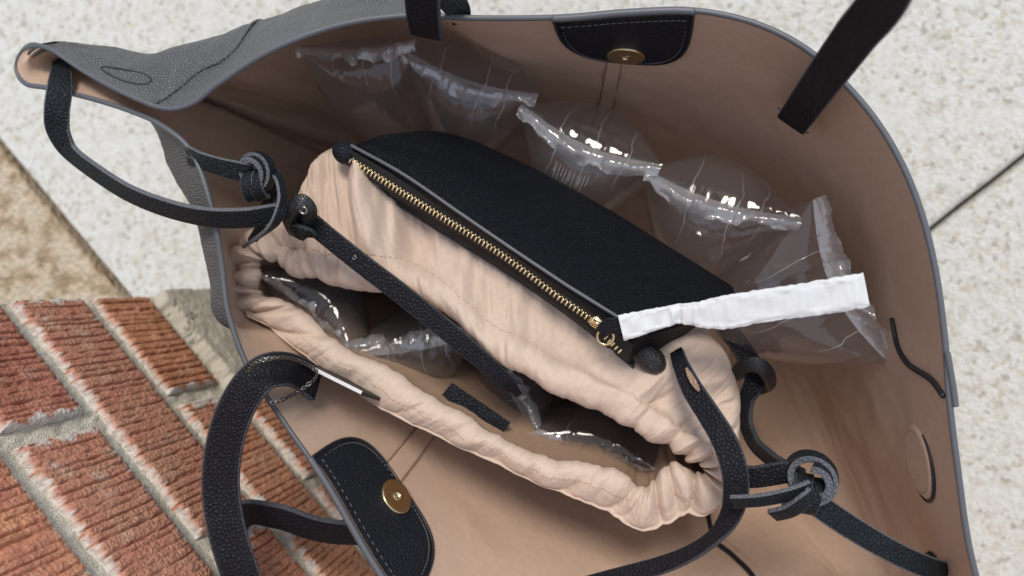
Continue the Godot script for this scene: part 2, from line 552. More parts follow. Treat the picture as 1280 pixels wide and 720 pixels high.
	mo.heightmap_texture = noise_tex(fnl(FastNoiseLite.TYPE_SIMPLEX, 0.11, 3, 52), 512)
	mo.heightmap_scale = 0.10


# ---------------------------------------------------------------- ground
func edge_line(a: Vector3, b: Vector3, rough: float, s: float, n := 60) -> Array:
	var r := []
	var side := (b - a).cross(Vector3.UP).normalized()
	for i in n + 1:
		var t := float(i) / n
		var p := a.lerp(b, t)
		r.append(p + side * rough * (wobble.get_noise_2d(t * 14.0, s) + 0.6 * wobble.get_noise_2d(t * 47.0, s + 9.0)))
	return r


# a concrete slab between two edge lines, with a worn arris along both
func slab(left: Array, right: Array, top: float) -> ArrayMesh:
	var rows := []
	for i in left.size():
		var a: Vector3 = left[i]
		var b: Vector3 = right[i]
		var d := (b - a).normalized()
		var r := []
		r.append(a + Vector3(0, top - 0.06, 0))
		r.append(a + Vector3(0, top - 0.007, 0))
		r.append(a + d * 0.0025 + Vector3(0, top - 0.002, 0))
		r.append(a + d * 0.007 + Vector3(0, top, 0))
		r.append(b - d * 0.007 + Vector3(0, top, 0))
		r.append(b - d * 0.0025 + Vector3(0, top - 0.002, 0))
		r.append(b + Vector3(0, top - 0.007, 0))
		r.append(b + Vector3(0, top - 0.06, 0))
		rows.append(r)
	return sheet(rows)


func make_ground() -> void:
	var g := sheet([[Vector3(-14, -0.03, -14), Vector3(-14, -0.03, 14)], [Vector3(14, -0.03, -14), Vector3(14, -0.03, 14)]])
	structure("ground", g, mats.soil)
	# the joint that crosses on the right runs ja -> jb, the joint on the left runs ka -> kb
	var ja: Vector3 = Vector3(0.2273,0.0000,-0.0449)
	var jb: Vector3 = Vector3(0.2991,0.0000,-0.1049)
	var ka: Vector3 = Vector3(-0.7031,0.0000,-0.1448)
	var kb: Vector3 = Vector3(-0.5590,0.0000,0.0100)
	var jd := (jb - ja).normalized()
	var kd := (kb - ka).normalized()
	# where the two lines meet
	var den := jd.x * kd.z - jd.z * kd.x
	var w := ka - ja
	var meet := ja + jd * ((w.x * kd.z - w.z * kd.x) / den)
	var jn := -kd
	var upper := edge_line(meet + jd * 0.006, meet + jd * 7.0, 0.0015, 3.0, 700)
	var upper_far := []
	var lower := []
	var lower_far := []
	for i in upper.size():
		upper_far.append(upper[i] + jn * 6.0)
		lower.append(upper[i] - jn * 0.0035)
		lower_far.append(upper[i] - jn * 6.0)
	structure("pavement", slab(upper, upper_far, 0.0), mats.concrete)
	structure("pavement", slab(lower, lower_far, 0.0), mats.concrete)
	var rough := edge_line(meet - jd * 0.006 + kd * 2.0, meet - jd * 0.006 + jn * 7.0, 0.006, 8.0, 900)
	var rough_far := []
	for q in rough:
		rough_far.append(q - jd * 6.0)
	structure("pavement", slab(rough, rough_far, -0.004), mats.dirt)


# ---------------------------------------------------------------- brick wall
const COURSE := 0.0737
const BRICK_H := 0.0625
const BRICK_L := 0.194


func brick_mesh(long_: float, s: int, tint: Color, tint2: Color, smear: float) -> ArrayMesh:
	var n := FastNoiseLite.new()
	n.seed = s
	n.frequency = 1.0
	var nx := int(long_ / 0.00062)
	var ny := 22
	var rows := []
	var cols := []
	var shape := func(x: float, y: float) -> float:
		# ridges across the brick, torn by the wire
		var q := x / 0.0056 + 0.12 * n.get_noise_2d(y * 45.0, 3.0 + x * 12.0) + 0.75 * n.get_noise_2d(x * 45.0, 7.0) + 0.12 * n.get_noise_2d(y * 260.0, x * 60.0)
		var fr := q - floorf(q)
		var ridge := floorf(q)
		var strength := clampf(0.78 + 0.7 * n.get_noise_2d(ridge * 3.7, 2.0) + 0.9 * n.get_noise_2d(ridge * 3.7, y * 70.0), 0.0, 1.3)
		var wide := 0.075 + 0.05 * n.get_noise_2d(ridge * 5.3, 60.0)
		var cut := exp(-pow((fr - 0.5) / (wide if fr < 0.5 else wide * 1.9), 2.0)) * strength
		var lip := exp(-pow((fr - 0.78) / 0.14, 2.0)) * 0.35 * strength
		return -0.0024 * cut + 0.0006 * lip + 0.0006 * n.get_noise_2d(x * 90.0, y * 90.0) + 0.0005 * n.get_noise_2d(x * 320.0, y * 320.0)
	for i in nx + 1:
		var x := long_ * i / nx
		var r := []
		var c := []
		for j in ny + 1:
			var y := BRICK_H * j / ny
			var z: float = shape.call(x, y)
			var e := minf(minf(x, long_ - x), minf(y, BRICK_H - y))
			var ex := minf(x, long_ - x)
			# mortar smeared over the arrises in ragged tongues
			var reach := smear * (0.0022 + 0.0046 * n.get_noise_2d(x * 130.0, y * 20.0 + (5.0 if y > BRICK_H * 0.5 else 0.0)) + 0.0028 * n.get_noise_2d(x * 400.0, y * 300.0))
			if ex < minf(y, BRICK_H - y):
				reach = smear * (0.005 + 0.012 * n.get_noise_2d(y * 60.0, x * 40.0 + s) + 0.003 * n.get_noise_2d(y * 400.0, x * 300.0))
			var m := soft((reach - e) / 0.0012 + 0.5)
			z = lerpf(z, 0.0004 + 0.0005 * n.get_noise_2d(x * 300.0, y * 300.0), m * 0.75)
			z -= 0.0035 * pow(clampf(1.0 - e / 0.003, 0.0, 1.0), 2.0)
			var bx := clampf(x + (0.0014 * n.get_noise_2d(y * 140.0, 31.0) if ex < 0.001 else 0.0), 0.0, long_)
			var by := y + (0.0013 * n.get_noise_2d(x * 170.0, 17.0 + j) if j == 0 or j == ny else 0.0)
			r.append(Vector3(-bx, by, z))
			var k := clampf(0.5 + 0.9 * n.get_noise_2d(x * 26.0, y * 26.0), 0.0, 1.0)
			var col := tint.lerp(tint2, k)
			col = col.lerp(Color(0.68, 0.66, 0.61), clampf(m * 0.85 + 0.30 * soft(n.get_noise_2d(x * 45.0 + 50.0, y * 45.0) * 3.0 - 0.9), 0.0, 1.0))
			c.append(col)
		# sides
		r.insert(0, Vector3(r[0].x, r[0].y, -0.05))
		r.append(Vector3(r[-1].x, r[-1].y, -0.05))
		c.insert(0, c[0])
		c.append(c[-1])
		rows.append(r)
		cols.append(c)
	for e in [0, 1]:
		var src: Array = rows[0] if e == 0 else rows[-1]
		var back := []
		for q in src:
			back.append(Vector3(q.x, q.y, -0.05))
		if e == 0:
			rows.insert(0, back)
			cols.insert(0, cols[0])
		else:
			rows.append(back)
			cols.append(cols[-1])
	return sheet(rows, false, false, cols)


func make_wall() -> void:
	var corner := Vector3(-0.4059, 0.0, 0.01147)
	var d := Vector3(0.67784, 0, 0.73521)
	var out := Vector3(0.73521, 0, -0.67784)
	var wall := thing("brick_wall", "red wire-scored brick wall with pale raked mortar beside the tote bag", "wall", corner)
	wall.basis = Basis(-d, Vector3.UP, out)
	var lowest := 0.24 + 0.0055 - 4.0 * COURSE          # foot of the lowest brick
	var courses := 11
	var long_wall := 1.35
	# mortar: one slab with a raked, lumpy face
	var n := FastNoiseLite.new()
	n.seed = 77
	n.frequency = 1.0
	var rows := []
	var cols := []
	var nx := 520
	var ny := 240
	var top := lowest + courses * COURSE
	for i in nx + 1:
		var x := 0.55 * i / nx if i < nx - 30 else lerpf(0.55 * (nx - 30) / nx, long_wall, float(i - nx + 30) / 30.0)
		var r := [Vector3(-x, 0, -0.12)]
		var c := [Color(0.6, 0.57, 0.5)]
		for j in ny + 1:
			var y := top * j / ny
			var z := -0.0052 + 0.0022 * n.get_noise_2d(x * 55.0, y * 55.0) + 0.0012 * n.get_noise_2d(x * 190.0, y * 190.0)
			r.append(Vector3(-x, y, z))
			var k := clampf(0.5 + n.get_noise_2d(x * 30.0, y * 30.0), 0.0, 1.0)
			c.append(Color(0.64, 0.60, 0.50).lerp(Color(0.76, 0.73, 0.65), k))
		r.append(Vector3(-x, top, -0.12))
		c.append(c[-1])
		rows.append(r)
		cols.append(c)
	var endcap := []
	for q in rows[0]:
		endcap.append(Vector3(0.0, q.y, -0.12))
	rows.insert(0, endcap)
	cols.insert(0, cols[0])
	var mo := MeshInstance3D.new()
	mo.name = "mortar"
	mo.mesh = sheet(rows, false, false, cols)
	mo.material_override = mats.mortar_sand
	wall.add_child(mo, true)
	var lump := []
	var lump_c := []
	for i in 91:
		var x := 0.112 * i / 90.0
		var r := []
		var c := []
		for j in 101:
			var y := 0.168 * j / 100.0
			var e := minf(0.112 + 0.010 * n.get_noise_2d(y * 40.0, 3.0) - x, 0.166 + 0.006 * n.get_noise_2d(x * 60.0, 9.0) - y)
			var z := -0.004 + 0.0095 * soft(e / 0.008) + 0.002 * n.get_noise_2d(x * 30.0, y * 30.0) + 0.001 * n.get_noise_2d(x * 150.0, y * 150.0)
			var crack := exp(-pow((n.get_noise_2d(x * 34.0 + 70.0, y * 34.0) + 0.5 * n.get_noise_2d(x * 120.0, y * 120.0)) / 0.045, 2.0)) * soft(n.get_noise_2d(x * 14.0, y * 14.0 + 40.0) * 4.0)
			z -= 0.003 * crack
			r.append(Vector3(-x, y, z))
			c.append(Color(0.64, 0.595, 0.50).lerp(Color(0.10, 0.085, 0.065), crack * 0.9))
		r.append(Vector3(-x, 0.168, -0.02))
		c.append(c[-1])
		lump.append(r)
		lump_c.append(c)
	var first := []
	for q in lump[0]:
		first.append(Vector3(0.001, q.y, -0.06))
	lump.insert(0, first)
	lump_c.insert(0, lump_c[0])
	var pg := MeshInstance3D.new()
	pg.name = "cement_patch"
	pg.mesh = sheet(lump, false, false, lump_c)
	pg.material_override = mats.mortar_sand
	wall.add_child(pg, true)
	pg.set_meta("label", "rough cracked cement patch at the foot of the wall's corner")
	# bricks
	var orange := Color(0.68, 0.325, 0.19)
	var red := Color(0.55, 0.24, 0.165)
	var brown := Color(0.56, 0.30, 0.20)
	var full := [brick_mesh(BRICK_L, 1, red, orange, 1.0), brick_mesh(BRICK_L, 2, orange, brown, 1.15), brick_mesh(BRICK_L, 3, red, brown, 0.8)]
	var half := [brick_mesh(0.092, 4, orange, Color(0.50, 0.23, 0.13), 0.45), brick_mesh(0.092, 5, red, Color(0.40, 0.16, 0.11), 0.9)]
	for k in courses:
		var y := lowest + k * COURSE
		var x := 0.0
		var i := 0
		while x < long_wall:
			var short := (k % 2 == 1) and i == 0
			var o := MeshInstance3D.new()
			o.name = "brick"
			o.mesh = half[(k / 2 + 1) % 2] if short else full[(k * 2 + i) % 3]
			o.material_override = mats.brick_clay
			wall.add_child(o, true)
			o.position = Vector3(-x, y, 0.0012 * n.get_noise_2d(k * 5.1, i * 3.3))
			x += (0.092 if short else BRICK_L) + 0.0105
			i += 1
			if x > 0.75 and k < 9:
				if x > 0.95:
					break


# ---------------------------------------------------------------- the tote bag
func bag_at(u: float, v: float) -> Vector3:
	var k := [ring_at(rim_ring, u), ring_at(bulge_ring, u), ring_at(mid_ring, u), ring_at(foot_ring, u)]
	return open_at(k, clampf(v, 0.0, 1.0) * 3.0)


func bag_normal(u: float, v: float) -> Vector3:          # points into the bag
	var a := bag_at(u + 0.08, v) - bag_at(u - 0.08, v)
	var b := bag_at(u, minf(v + 0.01, 1.0)) - bag_at(u, maxf(v - 0.01, 0.0))
	return b.cross(a).normalized()


func on_bag(u: float, v: float, lift: float) -> Vector3:
	return bag_at(u, v) + bag_normal(u, v) * lift


# a patch on the bag's skin: outline given by half width at each t
func patch(u: float, du: float, v0: float, v1: float, lift: float, n := 24, m := 24, round_ := 0.0) -> ArrayMesh:
	var rows := []
	for i in n + 1:
		var s := 2.0 * i / n - 1.0
		var r := []
		for j in m + 1:
			var t := float(j) / m
			var half := 1.0
			if round_ > 0.0 and t > 1.0 - round_:
				half = pow(maxf(1.0 - pow((t - 1.0 + round_) / round_, 2.4), 0.0), 1.0 / 2.4)
			var ease := pow(maxf(1.0 - pow(absf(s), 8.0), 0.0), 0.5) * pow(clampf((1.0 - t) * 14.0, 0.0, 1.0), 0.5)
			r.append(on_bag(u + du * s * half, lerpf(v0, v1, t), lift * maxf(ease, 0.0) - 0.0004))
		rows.append(r)
	return sheet(rows)


func skin_line(a: Array, lift: float, n := 40) -> Array:          # through (u, v) pairs
	var r := []
	for i in n:
		var q: Vector2 = open_at(a, (a.size() - 1.0) * i / (n - 1.0))
		r.append(on_bag(q.x, q.y, lift))
	return r


func make_bag() -> void:
	var nu := 460
	var nv := 64
	var inner := []
	for i in nu:
		var u := 46.0 * i / nu
		var r := []
		for j in nv + 1:
			var v := float(j) / nv
			var p := bag_at(u, v)
			# slack leather: slow waves that die at the rim
			p += bag_normal(u, v) * 0.0022 * wobble.get_noise_2d(u * 0.55, v * 5.0) * soft(v * 4.0)
			r.append(p)
		inner.append(r)
	var nn := normals_of(inner, true)
	var outer := []
	for i in nu:
		var r := []
		for j in nv + 1:
			r.append(inner[i][j] + nn[i][j] * 0.0024)
		outer.append(r)
	var bag := thing("tote_bag", "large open black pebbled leather tote bag with tan suede lining and two handles", "tote bag", Vector3(0.03, 0.0, 0.02))
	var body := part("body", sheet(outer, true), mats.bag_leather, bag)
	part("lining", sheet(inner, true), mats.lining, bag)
	# floor
	var c := Vector3.ZERO
	for i in nu:
		c += inner[i][nv] / nu
	var floor_rows := []
	var under_rows := []
	for i in nu:
		var r := []
		var q := []
		for j in 7:
			r.append(inner[i][nv].lerp(c, j / 6.0))
			q.append(outer[i][nv].lerp(c, j / 6.0) + Vector3(0, -0.005, 0))
		floor_rows.append(r)
		q.insert(0, outer[i][nv])
		under_rows.append(q)
	part("bag_floor", sheet(floor_rows, true), mats.lining, bag)
	part("base", sheet(under_rows, true), mats.bag_leather, bag)
	# painted edge along the rim: a flat band with rounded shoulders
	var edge_rows := []
	for i in nu:
		var p: Vector3 = inner[i][0].lerp(outer[i][0], 0.5)
		var n: Vector3 = nn[i][1]
		var down: Vector3 = (inner[i][1] - inner[i][0]).normalized()
		var r := []
		for a in 12:
			var th := TAU * a / 12.0
			r.append(p + n * cos(th) * 0.00165 - down * (sin(th) * 0.0014 - 0.0003))
		edge_rows.append(r)
	part("rim_edge", sheet(edge_rows, true, true), mats.edge_paint, bag)
	# seam bands down the middle of both panels
	for s in [[Vector2(12.677, 0.2275), Vector2(12.286, 0.6520)], [Vector2(33.615, 0.1766), Vector2(33.708, 0.3773)]]:
		var band := []
		for e in [-1.0, 1.0]:
			var r := []
			for j in 24:
				var q: Vector2 = s[0].lerp(s[1], -0.4 + 2.4 * j / 23.0)
				r.append(on_bag(q.x + e * 0.11, q.y, 0.0008))
			band.append(r)
		part("seam_band", slab_sheet(band, 0.0012), mats.lining, bag)
		for e in [-1.0, 1.0]:
			var line := []
			for j in 12:
				var q: Vector2 = s[0].lerp(s[1], -0.4 + 2.4 * j / 11.0)
				line.append(on_bag(q.x + e * 0.125, q.y, 0.0004))
			part("seam_line", tube(line, [0.0006], 24, 6), mats.lining_thread, bag)
	# snap tabs
	make_tab(bag, Vector2(12.971, 0.0414), Vector2(12.912, 0.2176), 1.05, Vector2(12.909, 0.1570), "far snap tab with gold snap")
	make_tab(bag, Vector2(33.471, 0.0070), Vector2(33.136, 0.1711), 0.86, Vector2(33.433, 0.1281), "near snap tab with gold snap")
	# magnet under the lining on the right, magnet ring embossed on the wing
	var mc := Vector2(23.311, 0.1370)
	var mrows := []
	for i in 48:
		var r := []
		for q in [[0.0, 0.0022], [0.5, 0.0022], [0.86, 0.0021], [0.95, 0.0018], [1.0, 0.0009], [1.02, -0.0006]]:
			var ang := TAU * i / 48.0
			r.append(on_bag(mc.x + 0.56 * q[0] * cos(ang), mc.y + 0.052 * q[0] * sin(ang), q[1]))
		mrows.append(r)
	part("magnet_pocket", sheet(mrows, true), mats.lining, bag)
	var ring := []
	var crescent := []
	for i in 30:
		var ang := TAU * i / 30.0
		ring.append(on_bag(mc.x + 0.47 * cos(ang), mc.y + 0.043 * sin(ang), 0.0021))
	for i in 14:
		var ang := lerpf(-2.6, 0.4, i / 13.0)
		crescent.append(on_bag(mc.x + 0.59 * cos(ang), mc.y + 0.0545 * sin(ang), 0.0008))
	part("magnet_edge_shade", tube(crescent, [0.0003, 0.0009, 0.0009, 0.0003], 50, 8), mats.edge_dark, bag)  # dark tube standing in for the shadow along the pocket's edge
	part("magnet_stitching", stitches(ring, 0.0035, 0.00035, Vector3.UP), mats.lining_thread, bag, "", true)
	var ec := Vector2(3.591, 0.0770)
	var er := []
	for i in 32:
		var ang := TAU * i / 32.0
		er.append(on_bag(ec.x + 0.62 * cos(ang), ec.y + 0.030 * sin(ang), -0.0024))
	part("magnet_emboss", tube(er, [0.0006], 64, 6, true), mats.edge_dark, bag)
	var os := [Vector2(4.729, 0.0075), Vector2(5.405, 0.1128), Vector2(6.603, 0.1541), Vector2(5.604, 0.3886)]
	part("outer_seam", tube(skin_line(os, -0.0030), [0.0009], 60, 8), mats.bag_leather, bag)
	# corner slits: leather edge of the overlapping side panel
	var sl := [Vector2(20.915, 0.2206), Vector2(21.366, 0.1951), Vector2(21.668, 0.1426), Vector2(21.770, 0.0494), Vector2(21.95, 0.004)]
	part("panel_edge", tube(skin_line(sl, 0.0012), [0.0012, 0.0017, 0.0017, 0.0014], 60, 8), mats.edge_dark, bag)
	var step := []
	for q in [[21.25, 0.0], [21.55, -0.0010], [21.85, -0.0019], [22.1, -0.0022]]:
		step.append(on_bag(q[0], 0.0, q[1] - 0.0012) + Vector3(0, 0.0010, 0))
	part("rim_step", tube(step, [0.0017], 30, 8), mats.edge_paint, bag)
	var sl2 := [Vector2(29.271, 0.5480), Vector2(29.269, 0.4626), Vector2(29.093, 0.4176), Vector2(28.921, 0.3615), Vector2(28.908, 0.2986)]
	part("panel_edge", tube(skin_line(sl2, 0.0010), [0.0018], 60, 8), mats.edge_dark, bag)
	var st2 := [Vector2(29.162, 0.4710), Vector2(28.969, 0.4297), Vector2(28.831, 0.3852), Vector2(28.771, 0.3233)]
	part("panel_stitching", stitches(skin_line(st2, 0.0004, 16), 0.0022, 0.0003, Vector3.UP), mats.lining_thread, bag, "", true)
	make_handles(bag)
	make_ties(bag)


func make_tab(bag: Node3D, rim_uv: Vector2, tip_uv: Vector2, half: float, snap_uv: Vector2, label: String) -> void:
	var uc := rim_uv.x
	var m := patch(uc, half, 0.0, tip_uv.y, 0.0034, 40, 40, 0.62)
	var tab := part("snap_tab", m, mats.tab_leather, bag, label)
	var outline := []
	var thread := []
	for i in 61:
		var s := 2.0 * i / 60.0 - 1.0
		# walk round the tongue: down one side, round, up the other
		var a := PI * (0.5 + 0.5 * s)
		var x := -cos(a)
		var y := pow(sin(a), 0.55)
		var hx := signf(x) * pow(absf(x), 0.62)
		outline.append(on_bag(uc + half * hx, tip_uv.y * y, 0.0006))
		thread.append(on_bag(uc + half * 0.91 * hx, maxf(tip_uv.y * 0.91 * y, tip_uv.y * 0.05), 0.0031))
	part("tab_edge", tube(outline, [0.0011], 120, 7), mats.edge_dark, tab)
	var along := []
	for i in 22:
		along.append(on_bag(uc + half * 0.92 * (2.0 * i / 21.0 - 1.0), 0.012, 0.0034))
	part("tab_stitching", merged([stitches(thread, 0.0018, 0.00028, Vector3.UP), stitches(along, 0.0024, 0.0003, Vector3.UP)]), mats.pale_thread, tab, "", true)
	var lip := []
	for i in 12:
		lip.append(bag_at(uc + half * 1.02 * (2.0 * i / 11.0 - 1.0), 0.0) + Vector3(0, 0.0012, 0))
	part("tab_fold", tube(lip, [0.0021], 60, 10), mats.edge_paint, tab)
	var ax := bag_normal(snap_uv.x, snap_uv.y)
	var at := on_bag(snap_uv.x, snap_uv.y, 0.0028)
	var disc := lathe([Vector2(0.0114, 0.0), Vector2(0.0116, 0.0014), Vector2(0.0113, 0.0021), Vector2(0.0105, 0.0023), Vector2(0.0060, 0.0020), Vector2(0.0032, 0.0019), Vector2(0.0029, 0.0026), Vector2(0.0023, 0.0027), Vector2(0.0021, 0.0012), Vector2(0.0, 0.0010)], at, ax)
	var sn := part("snap", disc, mats.snap_gold, tab)
	part("snap_post", lathe([Vector2(0.0010, 0.0), Vector2(0.0010, 0.0021), Vector2(0.0007, 0.0024), Vector2(0.0, 0.0024)], at, ax, 20), mats.snap_gold, bag if sn == null else tab)


func make_handles(bag: Node3D) -> void:
	var dark := Color(0.013, 0.0145, 0.019)
	var edge := Color(0.075, 0.08, 0.095)
	# far handle: out of the slit on the right, over the picture's top and back down over the rim
	var pts := [Vector3(0.0736,0.2550,-0.0920),Vector3(0.0749,0.2750,-0.0944),Vector3(0.0769,0.3350,-0.0988),Vector3(0.0799,0.3850,-0.1040),Vector3(0.0824,0.4250,-0.1085),Vector3(0.0760,0.4700,-0.1215),Vector3(0.0500,0.4900,-0.1413),Vector3(0.0047,0.4900,-0.1561),Vector3(-0.0401,0.4600,-0.1649),Vector3(-0.0880,0.4000,-0.1641),Vector3(-0.1116,0.3700,-0.1601),Vector3(-0.1216,0.3520,-0.1538),Vector3(-0.1263,0.3380,-0.1478),Vector3(-0.1297,0.3240,-0.1422),Vector3(-0.1337,0.3060,-0.1404)]
	var face := [Vector3(-0.4, 0.75, 0.5), Vector3(-0.4, 0.75, 0.5), Vector3(-0.4, 0.75, 0.5), Vector3(-0.4, 0.75, 0.5), Vector3(-0.4, 0.75, 0.5), Vector3(-0.1, 0.7, 0.7), Vector3(0, 0.7, 0.7), Vector3(0, 0.7, 0.7), Vector3(0, 0.7, 0.7), Vector3(0.1, 0.7, 0.7), Vector3(0.0, 0.8, 0.6), Vector3(0.0, 0.8, 0.6), Vector3(0.0, 0.8, 0.6), Vector3(0.0, 0.8, 0.6), Vector3(0.0, 0.7, 0.7)]
	var h := part("handle", strap(pts, [0.0190], 0.0042, face, dark, edge, 160, 0.10), mats.strap_leather, bag, "far handle arching out over the rim")
	var b2 := [Vector3(-0.1067,0.3700,-0.1598),Vector3(-0.1131,0.3380,-0.1528),Vector3(-0.1144,0.3200,-0.1531),Vector3(-0.1144,0.3060,-0.1524),Vector3(-0.1165,0.2940,-0.1509)]
	part("handle_lining", strap(b2, [0.014, 0.015, 0.015, 0.013, 0.011], 0.003, [Vector3(0.3, 0.8, 0.4)], Color(0.03, 0.032, 0.036), edge, 40), mats.strap_leather, h)
	# stitch marks where it enters the lining
	var q1 := [Vector3(0.0658,0.2530,-0.1021),Vector3(0.0685,0.2530,-0.0987),Vector3(0.0718,0.2520,-0.0945),Vector3(0.0756,0.2510,-0.0908),Vector3(0.0797,0.2510,-0.0874),Vector3(0.0840,0.2520,-0.0866)]
	part("slit_stitching", stitches(path(q1, 9), 0.0025, 0.0004, Vector3.UP), mats.dark_thread, h, "", true)
	# near handle: over the rim and down in front of the bricks
	var pn := [Vector3(-0.2112,0.2850,0.0652),Vector3(-0.2145,0.2980,0.0569),Vector3(-0.2164,0.3200,0.0512),Vector3(-0.2234,0.3330,0.0539),Vector3(-0.2345,0.3360,0.0696),Vector3(-0.2441,0.3340,0.0928),Vector3(-0.2472,0.3330,0.1182),Vector3(-0.2433,0.3330,0.1430),Vector3(-0.2362,0.3300,0.1696),Vector3(-0.2305,0.3150,0.2115),Vector3(-0.2328,0.2800,0.2779),Vector3(-0.2652,0.2500,0.3301),Vector3(-0.3036,0.2550,0.2986),Vector3(-0.2984,0.2650,0.2339),Vector3(-0.2824,0.2750,0.1814),Vector3(-0.2653,0.2800,0.1505),Vector3(-0.2406,0.2800,0.1491),Vector3(-0.2132,0.2750,0.1577),Vector3(-0.1870,0.2600,0.1638),Vector3(-0.1643,0.2300,0.1740)]
	var fn := [Vector3(0.9, 0.5, -0.3), Vector3(0.6, 0.8, -0.3), Vector3(0.35, 0.9, -0.3), Vector3(0.25, 0.95, -0.15), Vector3(0.3, 0.95, -0.1), Vector3(0.35, 0.95, -0.1), Vector3(0.4, 0.9, -0.15), Vector3(0.4, 0.9, -0.2), Vector3(0.4, 0.9, -0.2), Vector3(0, 1, 0.2), Vector3(0, 0.7, 0.7), Vector3(0, 0.2, 1), Vector3(-0.3, -0.4, 0.8), Vector3(-0.4, -0.8, 0.2), Vector3(-0.3, -0.9, -0.2), Vector3(-0.1, -0.9, -0.5), Vector3(0, -0.9, -0.4), Vector3(0, -0.9, -0.4), Vector3(0, -0.9, -0.4), Vector3(0, -0.9, -0.4)]
	var hn := part("handle", strap(pn, [0.0205, 0.02, 0.0205, 0.0205, 0.0205, 0.0205, 0.0205, 0.0205, 0.0205, 0.02, 0.02, 0.02, 0.02, 0.02, 0.02, 0.0195, 0.019, 0.019, 0.019, 0.019], 0.0038, fn, dark, edge, 220, 0.10), mats.strap_leather, bag, "near handle drooping in front of the bricks")
	for e in [-1.0, 1.0]:
		var p := path(pn.slice(0, 10), 90)
		var line := []
		for i in range(12, 88):
			var t: Vector3 = (p[i + 1] - p[i - 1]).normalized()
			var w: Vector3 = open_at(fn, 9.0 * i / 89.0)
			var nn: Vector3 = (w - t * w.dot(t)).normalized()
			line.append(p[i] + t.cross(nn) * e * 0.0080 + nn * 0.0021)
		part("handle_stitching", stitches(line, 0.0018, 0.00028, Vector3.UP), mats.dark_thread, hn, "", true)


func knot(bag: Node3D, at: Vector3, r: float, w: float, up: Vector3, turn: float, dark: Color, edge: Color) -> MeshInstance3D:
	up = up.normalized()
	var a := up.cross(Vector3(0, 0, 1)).normalized()
	var b := up.cross(a)
	var x := a * cos(turn) + b * sin(turn)
	var y := -a * sin(turn) + b * cos(turn)
	var pts := []
	var face := []
	# two turns of the tie round a loop that lies towards the viewer
	for i in 19:
		var t := i / 18.0
		var ang := lerpf(-2.5, -2.5 + TAU * 1.6, t)
		var rr := r * lerpf(1.0, 0.62, t)
		pts.append(at + x * cos(ang) * rr + y * sin(ang) * rr + up * (w * 0.55 * sin(t * 9.0) + r * 0.45 * t))
		face.append((x * cos(ang) + y * sin(ang)) + up * 0.18)
	var k := part("knot", strap(pts, [w], w * 0.44, face, dark, edge, 110), mats.strap_leather, bag)
	# the band that crosses the loop and grips it
	for e in 2:
		var bp := []
		var bf := []
		for i in 9:
			var ang := lerpf(-2.3, 2.0, i / 8.0)
			var c := at - x * r * (0.15 + 0.42 * e) - y * r * (0.75 - 0.25 * e)
			bp.append(c + (y * 0.9 + x * 0.3) * sin(ang) * r * 0.62 + up * (cos(ang) * r * 0.62 + r * 0.2) + x * r * 0.12 * ang)
			bf.append((y * 0.9 + x * 0.3) * sin(ang) + up * cos(ang))
		part("wrap", strap(bp, [w * 1.05], w * 0.34, bf, dark, edge, 50), mats.strap_leather, k)
	return k


